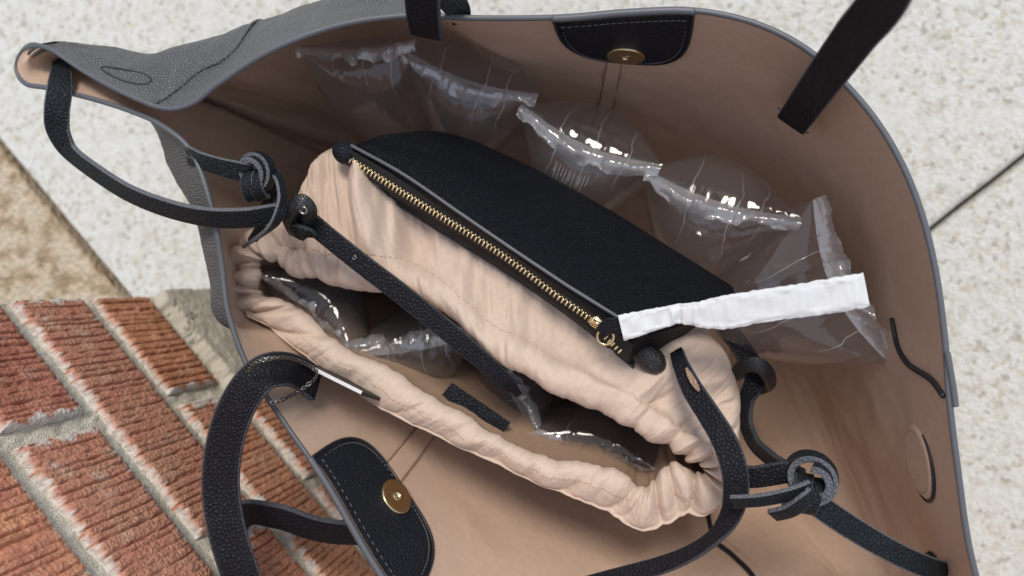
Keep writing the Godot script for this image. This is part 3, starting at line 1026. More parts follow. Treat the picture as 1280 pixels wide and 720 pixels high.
func make_ties(bag: Node3D) -> void:
	var dark := Color(0.0155, 0.0165, 0.021)
	var edge := Color(0.135, 0.142, 0.162)
	var up := Vector3(0, 1, 0)
	# left tie: out of the wing, round in a bow and in over the rim
	var p1 := [Vector3(-0.3868,0.2880,-0.1430),Vector3(-0.3718,0.3060,-0.1294),Vector3(-0.3629,0.3180,-0.1152),Vector3(-0.3630,0.3200,-0.1022),Vector3(-0.3653,0.3160,-0.0908),Vector3(-0.3620,0.3100,-0.0794),Vector3(-0.3430,0.3100,-0.0656),Vector3(-0.3180,0.3120,-0.0520),Vector3(-0.2884,0.3160,-0.0420),Vector3(-0.2587,0.3220,-0.0363),Vector3(-0.2360,0.3220,-0.0360),Vector3(-0.2206,0.3180,-0.0389),Vector3(-0.2110,0.3100,-0.0412)]
	var f1 := [Vector3(0.5, 0.8, 0.2), Vector3(0.55, 0.8, 0.2), Vector3(0.6, 0.75, 0.2), Vector3(0.6, 0.75, 0.2), Vector3(0.2, 0.8, 0.55), Vector3(0.05, 0.75, 0.65), Vector3(0.1, 0.75, 0.65), Vector3(0.1, 0.75, 0.65), Vector3(0.15, 0.75, 0.65), Vector3(0.15, 0.75, 0.65), Vector3(0.15, 0.75, 0.65), Vector3(0.2, 0.75, 0.6), Vector3(0.2, 0.8, 0.5)]
	part("side_tie", strap(p1, [0.009, 0.012, 0.0140, 0.0140, 0.0135, 0.0130, 0.0130, 0.0132, 0.0135, 0.0135, 0.013, 0.0115, 0.010], 0.0032, f1, dark, edge, 150), mats.strap_leather, bag, "left side tie bowed out from the folded corner")
	for q in [[0.0, 0.0], [9.0, 14.0]]:
		var tail: Array = [Vector3(-0.2796,0.3140,-0.0778),Vector3(-0.2665,0.3200,-0.0722),Vector3(-0.2523,0.3240,-0.0680),Vector3(-0.2396,0.3260,-0.0651),Vector3(-0.2307,0.3260,-0.0630)] if q[0] == 0.0 else [Vector3(-0.2811,0.3100,-0.0722),Vector3(-0.2690,0.3160,-0.0682),Vector3(-0.2552,0.3200,-0.0640),Vector3(-0.2429,0.3220,-0.0606),Vector3(-0.2329,0.3220,-0.0608)]
		part("tie_end", strap(tail, [0.0058], 0.0024, [Vector3(-0.1, 0.9, 0.5)], dark, edge, 40), mats.strap_leather, bag)
	knot(bag, Vector3(-0.2304,0.3220,-0.0626), 0.0112, 0.0070, Vector3(0.05, 0.9, 0.15), 0.6, dark, edge)
	# thin loop through which the tie passes
	part("tie_loop", strap([Vector3(-0.2255,0.3200,-0.0655),Vector3(-0.2160,0.3240,-0.0583),Vector3(-0.2106,0.3300,-0.0480),Vector3(-0.2090,0.3360,-0.0377),Vector3(-0.2169,0.3300,-0.0302),Vector3(-0.2365,0.3100,-0.0251),Vector3(-0.2547,0.2900,-0.0218)], [0.0062], 0.0022, [Vector3(0.8, 0.5, 0.3)], dark, edge, 60), mats.strap_leather, bag)
	part("tie_loop", strap([Vector3(-0.2200,0.3160,-0.0594),Vector3(-0.2262,0.3100,-0.0519),Vector3(-0.2344,0.3040,-0.0441),Vector3(-0.2418,0.2960,-0.0332),Vector3(-0.2526,0.2860,-0.0250)], [0.0062], 0.0022, [Vector3(0.6, 0.6, 0.3)], dark, Color(0.03, 0.032, 0.04), 50), mats.strap_leather, bag)
	# right tie: knot, two ends, strap to the eyelet in the lining
	var p2 := [Vector3(0.0717,0.3000,0.1095),Vector3(0.0763,0.3060,0.1154),Vector3(0.0887,0.3060,0.1244),Vector3(0.1054,0.3020,0.1352),Vector3(0.1222,0.2980,0.1447),Vector3(0.1363,0.2900,0.1521),Vector3(0.1521,0.2740,0.1606)]
	part("side_tie", strap(p2, [0.009, 0.0122, 0.0128, 0.0124, 0.012, 0.0118, 0.011], 0.0028, [Vector3(-0.1, 0.95, -0.2)], dark, edge, 80), mats.strap_leather, bag, "right side tie running to the eyelet")
	part("tie_end", strap([Vector3(0.0728,0.3220,0.1047),Vector3(0.0618,0.3260,0.1083),Vector3(0.0484,0.3240,0.1124),Vector3(0.0345,0.3200,0.1150)], [0.0075], 0.0026, [Vector3(0, 0.85, 0.5)], dark, edge, 50), mats.strap_leather, bag)
	part("tie_end", strap([Vector3(0.0733,0.3280,0.1064),Vector3(0.0681,0.3300,0.1110),Vector3(0.0622,0.3260,0.1168),Vector3(0.0552,0.3200,0.1209)], [0.0080], 0.0026, [Vector3(0, 0.85, 0.5)], dark, edge, 50), mats.strap_leather, bag)
	knot(bag, Vector3(0.0748,0.3100,0.1022), 0.0128, 0.0084, Vector3(-0.05, 0.95, 0.1), 0.2, dark, edge)
	var eye := Vector2(25.042, 0.1694)
	part("eyelet", lathe([Vector2(0.0, -0.0001), Vector2(0.0055, 0.0006), Vector2(0.0068, 0.0016), Vector2(0.0078, 0.0010), Vector2(0.0084, -0.0006)], on_bag(eye.x, eye.y, 0.0012), bag_normal(eye.x, eye.y)), mats.edge_dark, bag)


# ---------------------------------------------------------------- drawstring pouch
func make_pouch() -> void:
	var mouth := [Vector3(-0.2661,0.2550,-0.0064),Vector3(-0.2661,0.2550,0.0064),Vector3(-0.2476,0.2600,0.0136),Vector3(-0.2304,0.2630,0.0197),Vector3(-0.2126,0.2660,0.0359),Vector3(-0.1928,0.2680,0.0462),Vector3(-0.1672,0.2700,0.0571),Vector3(-0.1438,0.2700,0.0715),Vector3(-0.1208,0.2700,0.0837),Vector3(-0.1007,0.2700,0.0953),Vector3(-0.0799,0.2700,0.1053),Vector3(-0.0565,0.2700,0.1096),Vector3(-0.0316,0.2700,0.1129),Vector3(-0.0152,0.2680,0.1221),Vector3(-0.0068,0.2650,0.1211),Vector3(0.0021,0.2630,0.1097),Vector3(0.0151,0.2630,0.1129),Vector3(0.0253,0.2630,0.1144),Vector3(0.0233,0.2650,0.1107),Vector3(0.0141,0.2670,0.1073),Vector3(0.0025,0.2700,0.0996),Vector3(-0.0146,0.2720,0.0923),Vector3(-0.0300,0.2730,0.0837),Vector3(-0.0538,0.2730,0.0739),Vector3(-0.0765,0.2730,0.0625),Vector3(-0.0978,0.2720,0.0510),Vector3(-0.1258,0.2700,0.0271),Vector3(-0.1515,0.2700,0.0119),Vector3(-0.1784,0.2680,0.0081),Vector3(-0.2033,0.2660,0.0056),Vector3(-0.2222,0.2640,-0.0000),Vector3(-0.2398,0.2620,-0.0026),Vector3(-0.2531,0.2600,-0.0105),Vector3(-0.2627,0.2580,-0.0148)]
	var rim := [Vector3(-0.2870,0.2550,-0.0081),Vector3(-0.2859,0.2550,0.0118),Vector3(-0.2733,0.2600,0.0222),Vector3(-0.2562,0.2630,0.0288),Vector3(-0.2329,0.2650,0.0450),Vector3(-0.2115,0.2660,0.0585),Vector3(-0.1865,0.2680,0.0744),Vector3(-0.1653,0.2680,0.0854),Vector3(-0.1418,0.2680,0.0952),Vector3(-0.1173,0.2680,0.1057),Vector3(-0.0911,0.2680,0.1174),Vector3(-0.0655,0.2680,0.1274),Vector3(-0.0446,0.2680,0.1346),Vector3(-0.0256,0.2660,0.1448),Vector3(-0.0082,0.2640,0.1492),Vector3(0.0096,0.2620,0.1421),Vector3(0.0245,0.2620,0.1374),Vector3(0.0384,0.2600,0.1268),Vector3(0.0424,0.2550,0.1145),Vector3(0.0456,0.2500,0.0939),Vector3(0.0448,0.2480,0.0725),Vector3(0.0360,0.2460,0.0511),Vector3(0.0097,0.2450,0.0295),Vector3(-0.0344,0.2450,0.0050),Vector3(-0.0748,0.2450,-0.0203),Vector3(-0.1109,0.2460,-0.0436),Vector3(-0.1422,0.2480,-0.0630),Vector3(-0.1732,0.2520,-0.0762),Vector3(-0.1990,0.2560,-0.0861),Vector3(-0.2175,0.2580,-0.0843),Vector3(-0.2286,0.2580,-0.0679),Vector3(-0.2399,0.2580,-0.0499),Vector3(-0.2569,0.2580,-0.0396),Vector3(-0.2782,0.2560,-0.0267)]
	var n := mouth.size()
	var centre: Vector3 = Vector3(-0.0686,0.0120,-0.0206)
	var base := []
	for i in n:
		var d: Vector3 = (rim[i] - centre) * Vector3(1, 0, 1)
		base.append(centre + d.normalized() * minf(d.length() * 0.8, 0.058 + 0.075 * absf(d.normalized().dot(Vector3(0.9, 0, 0.43)))))
	var noise := FastNoiseLite.new()
	noise.seed = 12
	noise.frequency = 1.0
	var valleys := []
	for q in [[11.6, 0.45], [12.8, 0.95], [13.5, 0.7], [14.3, 1.0], [15.05, 0.75], [15.8, 1.0], [16.6, 0.8], [17.3, 1.0], [18.1, 0.8], [18.8, 1.0], [19.6, 0.75], [20.4, 0.95], [21.3, 0.7], [22.5, 0.45], [24.2, 0.25], [29.4, 0.45], [30.3, 0.7], [31.05, 0.8], [31.75, 0.9], [32.4, 0.75], [32.95, 1.0], [33.5, 0.8], [0.05, 1.0], [0.6, 0.85], [1.2, 1.0], [1.85, 0.7], [2.6, 0.9], [3.7, 0.5], [5.3, 0.3], [7.2, 0.42], [9.3, 0.5]]:
		valleys.append(Vector3(q[0] + rng.randf_range(-0.18, 0.18), q[1] * rng.randf_range(0.75, 1.15), rng.randf_range(-0.20, 0.20)))
	var nu := 980
	var rows := []
	for i in nu:
		var u := float(n) * i / nu
		var a: Vector3 = ring_at(mouth, u)
		var o: Vector3 = ring_at(rim, u)
		var b: Vector3 = ring_at(base, u)
		var out: Vector3 = ((o - a) * Vector3(1, 0, 1)).normalized()
		var dist := (o - a).length()
		var wide := soft((dist - 0.022) / 0.03)                 # 0 on the front hem, 1 on the broad back
		var hem := minf(0.0185, dist * 0.55)
		# how much the cord gathers the cloth here: both ends
		var left := exp(-pow(minf(absf(u - 0.3), absf(u - 34.3)) / 2.6, 2.0))
		var right := exp(-pow((u - 17.0) / 2.7, 2.0))
		var gather := maxf(left, right)
		var back := soft((u - 18.0) / 3.0) * soft((33.5 - u) / 2.0)
		var k := []
		k.append(b * Vector3(1, 0, 1) * 0.3 + centre * Vector3(1, 0, 1) * 0.7 + Vector3(0, 0.014, 0))
		k.append(b.lerp(centre, 0.06) + Vector3(0, 0.01, 0))
		k.append(a.lerp(b, 0.30) * Vector3(1, 0, 1) + Vector3(0, a.y - 0.10, 0))
		k.append(a + out * 0.004 + Vector3(0, -0.024, 0))
		k.append(a + Vector3(0, -0.004, 0))
		k.append(a + out * hem * 0.35 + Vector3(0, 0.0045, 0))
		k.append(a + out * hem * 0.95 + Vector3(0, 0.0052 - 0.002 * wide, 0))
		k.append(a.lerp(o, lerpf(0.86, 0.35, wide)) + Vector3(0, lerpf(0.003, 0.0015, wide), 0))
		k.append(a.lerp(o, lerpf(0.96, 0.75, wide)) + Vector3(0, lerpf(0.0, 0.003, wide), 0))
		k.append(o + Vector3(0, -0.004, 0))
		k.append(o.lerp(b, 0.22) + out * 0.007)
		k.append(o.lerp(b, 0.6) + out * 0.006)
		k.append(b)
		var r := []
		var m := 84
		for j in m:
			var t := 12.0 * j / (m - 1.0)
			var p: Vector3 = open_at(k, t)
			var hemness := bell(t, 5.6, 2.6)
			# gathers: the cloth bunches into lobes with sharp valleys between them, each of its own depth and slant
			var cut := 0.0
			for q in valleys:
				var du: float = u - q.x + q.z * (t - 5.5)
				if du > 17.0:
					du -= n
				elif du < -17.0:
					du += n
				cut += q.y * exp(-absf(du) / (0.12 + 0.12 * fposmod(q.x * 7.3, 1.0)) * (0.6 + absf(du) * 2.0))
			cut = minf(cut, 1.15)
			var sideways := clampf((t - 5.5) * 0.55, -1.0, 1.0)
			var puff := gather * (1.0 - cut)
			p += Vector3(0, 1, 0) * hemness * (puff * 0.0042 - cut * 0.0055)
			p += out * hemness * sideways * (puff * 0.0040 - cut * 0.0058)
			p += out * gather * hemness * 0.003 * noise.get_noise_2d(u * 1.3, t * 0.5)
			# a hem that is not quite straight
			p += Vector3(0, 1, 0) * 0.0042 * noise.get_noise_2d(u * 0.95, 8.0) * hemness * (1.0 - gather)
			p += out * 0.0042 * noise.get_noise_2d(u * 0.9, 15.0) * hemness * (1.0 - 0.5 * gather)
			# long soft folds over the back
			var drape := back * bell(t, 8.2, 2.2)
			p += Vector3(0, 1, 0) * drape * (0.018 * noise.get_noise_2d(u * 0.62 + t * 0.16, t * 0.10) + 0.004 * noise.get_noise_2d(u * 1.6, t * 0.35))
			p += Vector3(0, 1, 0) * back * 0.016 * (bell(u + 0.10 * (t - 6.0), 27.9, 0.42) - bell(u + 0.10 * (t - 6.0), 27.0, 0.5) * 0.8) * soft((t - 5.6) / 1.5) * soft((10.5 - t) / 1.5)
			# small creases
			p += Vector3(0, 1, 0) * 0.0005 * noise.get_noise_2d(u * 2.6, t * 1.2) * soft(t - 3.5)
			r.append(p)
		rows.append(r)
	var pouch := thing("drawstring_pouch", "tan suede drawstring pouch with gathered mouth standing inside the tote bag", "pouch", centre)
	var inside := []
	var outside := []
	for r in rows:
		inside.append(r.slice(0, 29))
		outside.append(r.slice(28))
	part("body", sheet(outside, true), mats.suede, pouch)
	part("pouch_lining_shaded", sheet(inside, true), mats.pouch_lining_shaded, pouch)
	# stitching along the casing
	for run in [[22.2, 31.0, 45], [3.5, 13.0, 41]]:
		var line := []
		for i in 100:
			var u: float = lerpf(run[0], run[1], i / 99.0)
			var row: Array = rows[int(u / n * nu) % nu]
			line.append(row[int(run[2])] + Vector3(0, 0.0004, 0))
		part("casing_stitching", stitches(line, 0.0016, 0.00028, Vector3.UP), mats.suede_thread, pouch, "", true)
	# label sewn inside
	var lab := []
	var corners := [Vector3(-0.1626,0.1850,0.0828),Vector3(-0.1232,0.1850,0.1049),Vector3(-0.1141,0.1950,0.1101),Vector3(-0.1538,0.1950,0.0858)]
	for i in 7:
		var r := []
		for j in 5:
			r.append(corners[0].lerp(corners[1], i / 6.0).lerp(corners[3].lerp(corners[2], i / 6.0), j / 4.0))
		lab.append(r)
	part("label_patch", slab_sheet([Vector3(-0.1468,0.2420,0.0803),Vector3(-0.1076,0.2420,0.1051)].map(func(q): return [q, q + Vector3(0.0105, -0.001, -0.013)]), 0.002), mats.tab_leather, pouch)
	# straps
	var dark := Color(0.0135, 0.0145, 0.019)
	var edge := Color(0.05, 0.055, 0.066)
	var long_ := [Vector3(-0.2160,0.3060,-0.0417),Vector3(-0.2064,0.3060,-0.0354),Vector3(-0.1956,0.3020,-0.0256),Vector3(-0.1780,0.2960,-0.0105),Vector3(-0.1545,0.2920,0.0076),Vector3(-0.1312,0.2870,0.0267),Vector3(-0.1089,0.2780,0.0472),Vector3(-0.0961,0.2680,0.0607),Vector3(-0.0897,0.2540,0.0713)]
	var s1 := part("strap", strap(long_, [0.009, 0.0115, 0.0118, 0.0120, 0.0122, 0.0120, 0.0112, 0.009, 0.0045], 0.0034, [Vector3(0.2, 0.95, 0.12)], dark, edge, 120, 0.2), mats.strap_leather, pouch, "long strap hanging down into the pouch")
	part("strap_hole", lathe([Vector2(0.0007, 0.0002), Vector2(0.0010, 0.0007), Vector2(0.0015, 0.0006), Vector2(0.0017, 0.0)], Vector3(-0.1801,0.2995,-0.0133), Vector3(-0.1, 0.95, 0.3), 20), mats.gunmetal, s1)
	# stub knot on the left
	var kb := part("strap_knot", strap([Vector3(-0.2181,0.3080,-0.0330),Vector3(-0.2092,0.3200,-0.0404),Vector3(-0.2024,0.3240,-0.0440),Vector3(-0.1994,0.3200,-0.0402),Vector3(-0.2050,0.3080,-0.0329)], [0.008, 0.009, 0.0095, 0.009, 0.008], 0.0036, [Vector3(-0.5, 0.3, 0.3), Vector3(-0.3, 0.8, 0), Vector3(0, 1, -0.2), Vector3(0.4, 0.8, 0), Vector3(0.6, 0.3, 0.3)], dark, edge, 60, 0.5), mats.shiny_leather, pouch)
	part("strap_knot_band", strap([Vector3(-0.2200,0.3020,-0.0311),Vector3(-0.2101,0.3120,-0.0285),Vector3(-0.2046,0.3120,-0.0270),Vector3(-0.2056,0.3000,-0.0287)], [0.009], 0.0036, [Vector3(0, 0.9, 0.5)], Color(0.012, 0.012, 0.014), edge, 40, 0.4), mats.strap_leather, kb)
	part("strap_stud", lathe([Vector2(0.0010, 0.0), Vector2(0.0017, 0.0008), Vector2(0.0024, 0.0006), Vector2(0.0027, 0.0)], Vector3(-0.2004,0.3250,-0.0393), Vector3(0.1, 0.9, 0.2), 24), mats.gunmetal, kb)
	# right side: strap through its slit, round and out of the picture
	var rs := [Vector3(0.0074,0.2700,0.0421),Vector3(0.0100,0.2820,0.0493),Vector3(0.0159,0.2900,0.0613),Vector3(0.0243,0.2970,0.0738),Vector3(0.0320,0.3030,0.0864),Vector3(0.0366,0.3080,0.0993),Vector3(0.0379,0.3080,0.1117),Vector3(0.0358,0.3040,0.1257),Vector3(0.0285,0.3000,0.1387),Vector3(0.0160,0.2930,0.1514),Vector3(-0.0019,0.2850,0.1630),Vector3(-0.0275,0.2750,0.1753),Vector3(-0.0626,0.2600,0.1921),Vector3(-0.0945,0.2500,0.2043)]
	part("strap", strap(rs, [0.008, 0.0095, 0.0120, 0.0128, 0.0136, 0.0140, 0.0136, 0.0115, 0.0095, 0.0090, 0.0100, 0.0105, 0.011, 0.011], 0.003, [Vector3(-0.1, 1, 0.1), Vector3(-0.1, 1, 0.1), Vector3(-0.1, 1, 0.15), Vector3(-0.1, 1, 0.15), Vector3(-0.1, 1, 0.1), Vector3(-0.1, 1, 0), Vector3(-0.2, 0.95, 0), Vector3(-0.5, 0.8, 0.2), Vector3(-0.5, 0.6, -0.5), Vector3(-0.3, 0.7, -0.6), Vector3(-0.2, 0.8, -0.5), Vector3(-0.1, 0.9, -0.4), Vector3(0, 1, -0.3), Vector3(0, 1, -0.3)], dark, Color(0.06, 0.068, 0.084), 160, 0.12), mats.strap_leather, pouch, "strap curving round the pouch's gathered right end")
	part("strap_slit", strap([Vector3(0.0124,0.2910,0.0492),Vector3(0.0145,0.2930,0.0534),Vector3(0.0171,0.2950,0.0579),Vector3(0.0192,0.2960,0.0613)], [0.0012, 0.0032, 0.0032, 0.0012], 0.0012, [Vector3(-0.1, 1, 0.1)], Color(0.35, 0.24, 0.17), Color(0.35, 0.24, 0.17), 24, 0.0), mats.strap_leather, pouch)
	part("strap", strap([Vector3(0.0392,0.3020,0.1062),Vector3(0.0484,0.3060,0.1048),Vector3(0.0583,0.3080,0.1022),Vector3(0.0684,0.3080,0.1001)], [0.0122, 0.0118, 0.0118, 0.0110], 0.003, [Vector3(0, 1, 0.1)], dark, edge, 40, 0.4), mats.strap_leather, pouch, "short strap from the loop to the right knot")
	part("strap", strap([Vector3(0.0392,0.2000,0.0292),Vector3(0.0511,0.2100,0.0467),Vector3(0.0567,0.2230,0.0606),Vector3(0.0512,0.2300,0.0749),Vector3(0.0496,0.2420,0.0879),Vector3(0.0533,0.2560,0.0972),Vector3(0.0598,0.2730,0.1017),Vector3(0.0670,0.2900,0.1039),Vector3(0.0733,0.3000,0.1056)], [0.012, 0.013, 0.013, 0.0105, 0.010, 0.011, 0.0115, 0.011, 0.010], 0.003, [Vector3(0.2, 0.9, 0), Vector3(0.2, 0.9, 0), Vector3(0.2, 0.9, 0), Vector3(-0.5, 0.7, 0), Vector3(-0.5, 0.7, 0.2), Vector3(-0.3, 0.8, 0.3), Vector3(-0.2, 0.9, 0.3), Vector3(-0.1, 0.9, 0.3), Vector3(0, 1, 0.2)], dark, edge, 90, 0.4), mats.strap_leather, pouch, "dark strap sagging behind the pouch")
	part("strap_knot", strap([Vector3(0.0443,0.2200,0.0613),Vector3(0.0487,0.2350,0.0535),Vector3(0.0558,0.2400,0.0518),Vector3(0.0619,0.2360,0.0570),Vector3(0.0658,0.2200,0.0669),Vector3(0.0621,0.2100,0.0714)], [0.0095], 0.004, [Vector3(0, 0.8, 0.4), Vector3(-0.2, 0.9, 0), Vector3(0, 1, -0.1), Vector3(0.3, 0.9, 0), Vector3(0.6, 0.7, 0.2), Vector3(0.4, 0.5, 0.6)], dark, edge, 50, 0.5), mats.shiny_leather, pouch)


# ---------------------------------------------------------------- air cushions
func cushion(owner: Node3D, l: Vector3, r: Vector3, down: Vector3, deep: float, thick: float, bow: float, s: int, strip := 0.013, lean := -1.25, mat := "film", ribbed := false) -> void:
	var n := FastNoiseLite.new()
	n.seed = s
	n.frequency = 1.0
	var axis := r - l
	down = (down - axis.normalized() * down.dot(axis.normalized())).normalized()
	var side := axis.normalized().cross(down).normalized()
	var nu := 84
	var nw := 72
	var rows := []
	for i in nu + 1:
		var u := float(i) / nu
		var f := pow(maxf(sin(PI * u), 0.0), 0.8)
		var g := 0.30 + 0.70 * pow(maxf(sin(PI * u), 0.0), 0.5)
		var top := l + axis * u - side * bow * sin(PI * u) + down * 0.006 * sin(PI * u)
		var r_ := []
		for j in nw:
			var th := TAU * j / nw
			var x := sin(th) * thick * f
			var y := (1.0 - cos(th)) * 0.5 * deep * g
			# puckers that run off the seal and off both tips
			var near := exp(-(1.0 - cos(th)) * 3.2)
			var tips := exp(-minf(u, 1.0 - u) * 9.0)
			var pk := sin(u * 22.0 + 4.0 * n.get_noise_2d(u * 5.0, 1.0)) * (0.4 + 0.9 * absf(n.get_noise_2d(u * 9.0, 5.0)))
			var amp := 0.0003 * near * f + 0.0018 * tips
			var dent := 0.0012 * n.get_noise_2d(u * 2.2 + s, sin(th) * 1.2) + 0.0004 * n.get_noise_2d(u * 7.0, cos(th) * 1.2 + s) * (0.3 + near)
			# a pressed crease or two across the flank
			dent -= 0.0013 * (bell(u, 0.33 + 0.02 * sin(th), 0.010) + bell(u, 0.62 - 0.02 * sin(th), 0.010)) * (0.3 + 0.7 * near)
			var sg := signf(sin(th)) if absf(sin(th)) > 0.05 else sin(th) / 0.05
			r_.append(top + side * (x + sg * (pk * amp + dent * (0.4 + 0.6 * f))) + down * (y + dent))
		rows.append(r_)
	var body := part("cushion", sheet(rows, false, true), mats[mat], owner)
	# pressed creases across the film, and the short ribs beside the seal
	for cu in [0.30 + 0.03 * sin(s * 1.7), 0.58 + 0.04 * sin(s * 2.9), 0.78]:
		var line := []
		for k in 25:
			var jj := posmod(int(round(lerpf(-11.0 + 4.0 * sin(s + cu * 20.0), 12.0 + 5.0 * cos(s * 2.0 + cu * 30.0), k / 24.0))), nw)
			var ii := int(nu * (cu + 0.015 * sin(k * 0.5 + s)))
			var mid: Vector3 = top_mid(rows[ii])
			line.append(rows[ii][jj] + (rows[ii][jj] - mid).normalized() * 0.0002)
		part("crease", tube(line, [0.00005, 0.00020, 0.00026, 0.00020, 0.00005], 40, 6), mats.film_seal, body)
	if ribbed:
		var ribs := []
		for k in 12:
			var ii := int(nu * lerpf(0.36, 0.60, k / 11.0 + 0.012 * sin(k * 5.0)))
			var mid: Vector3 = top_mid(rows[ii])
			var far_ := 9 + int(3.0 * sin(k * 2.3 + s))
			var line := []
			for jj in [nw - 5, nw - 7, nw - far_]:
				line.append(rows[ii][jj] + (rows[ii][jj] - mid).normalized() * 0.0002)
			ribs.append(tube(line, [0.0001, 0.00042, 0.00005], 8, 6))
		part("seal_ribs", merged(ribs), mats.film_seal, body, "", true)
	# the flat seal along the top, puckered and folded over to one side
	var band := []
	for i in 121:
		var u := i / 120.0
		var top := l + axis * u - side * bow * sin(PI * u) + down * 0.006 * sin(PI * u)
		var r_ := []
		for j in 8:
			var q := j / 7.0
			var h := strip * q * (0.65 + 0.35 * sin(PI * u)) * (1.0 + 0.22 * n.get_noise_2d(u * 4.0, 9.0))
			var fl := lean + 0.45 * n.get_noise_2d(u * 3.0, 40.0) + 0.55 * sin(q * 5.0 + 4.0 * n.get_noise_2d(u * 2.2, 3.0)) * q
			var wv := 0.0022 * q * n.get_noise_2d(u * 6.0, q * 1.2) + 0.0007 * q * n.get_noise_2d(u * 24.0, q * 2.0)
			wv -= 0.0016 * q * (bell(u, 0.36, 0.012) + bell(u, 0.63, 0.012))
			r_.append(top - down * h * cos(fl) + side * h * sin(fl) - down * wv)
		band.append(r_)
	part("seal_strip", sheet(band), mats.film_seal, body)


func top_mid(r: Array) -> Vector3:
	return ring_mid(r)


func make_cushions() -> void:
	var a := thing("air_cushion_strip", "clear inflated air cushion strip lying along the tote's far lining, above the black pouch", "air cushion", Vector3(-0.0444,0.1000,-0.0707))
	var d := Vector3(-0.06, -0.96, 0.14)
	cushion(a, Vector3(-0.2347,0.2600,-0.1521), Vector3(-0.1544,0.2600,-0.1528), Vector3(0.15, -0.9, 0.5), 0.115, 0.034, -0.002, 2)
	cushion(a, Vector3(-0.1624,0.2600,-0.1462), Vector3(-0.0772,0.2500,-0.1169), d, 0.095, 0.040, 0.004, 3)
	cushion(a, Vector3(-0.0884,0.2500,-0.1109), Vector3(-0.0011,0.2450,-0.0710), d, 0.095, 0.041, 0.006, 4, 0.013, -1.25, "film", true)
	cushion(a, Vector3(-0.0108,0.2450,-0.0683), Vector3(0.0816,0.2400,-0.0377), d, 0.10, 0.042, 0.004, 5)
	cushion(a, Vector3(0.0871,0.2450,-0.0477), Vector3(0.1342,0.2300,0.0508), Vector3(-0.45, -0.85, 0.15), 0.10, 0.048, 0.010, 6, 0.016, 0.9)
	var b := thing("air_cushion_strip", "clear inflated air cushion strip stuffed in the drawstring pouch's mouth", "air cushion", Vector3(-0.1545,0.0800,0.0547))
	cushion(b, Vector3(-0.2711,0.2500,-0.0038), Vector3(-0.2033,0.2460,0.0510), Vector3(0.3, -0.9, -0.1), 0.05, 0.024, 0.0, 12, 0.013, 1.2, "film_shaded", true)
	cushion(b, Vector3(-0.2067,0.2460,0.0510), Vector3(-0.1228,0.2360,0.0368), Vector3(0.12, -0.95, -0.05), 0.06, 0.030, 0.004, 13, 0.016, 1.3, "film_shaded")
	cushion(b, Vector3(-0.1267,0.2200,0.0423), Vector3(-0.0843,0.2100,0.1122), Vector3(0.15, -0.95, -0.05), 0.07, 0.028, 0.0, 14, 0.014, 1.2, "film_shaded")
	cushion(b, Vector3(-0.0936,0.2200,0.1046), Vector3(0.0012,0.2250,0.1265), Vector3(0.05, -0.95, -0.2), 0.07, 0.030, 0.004, 15, 0.012, 1.2, "film_shaded", true)


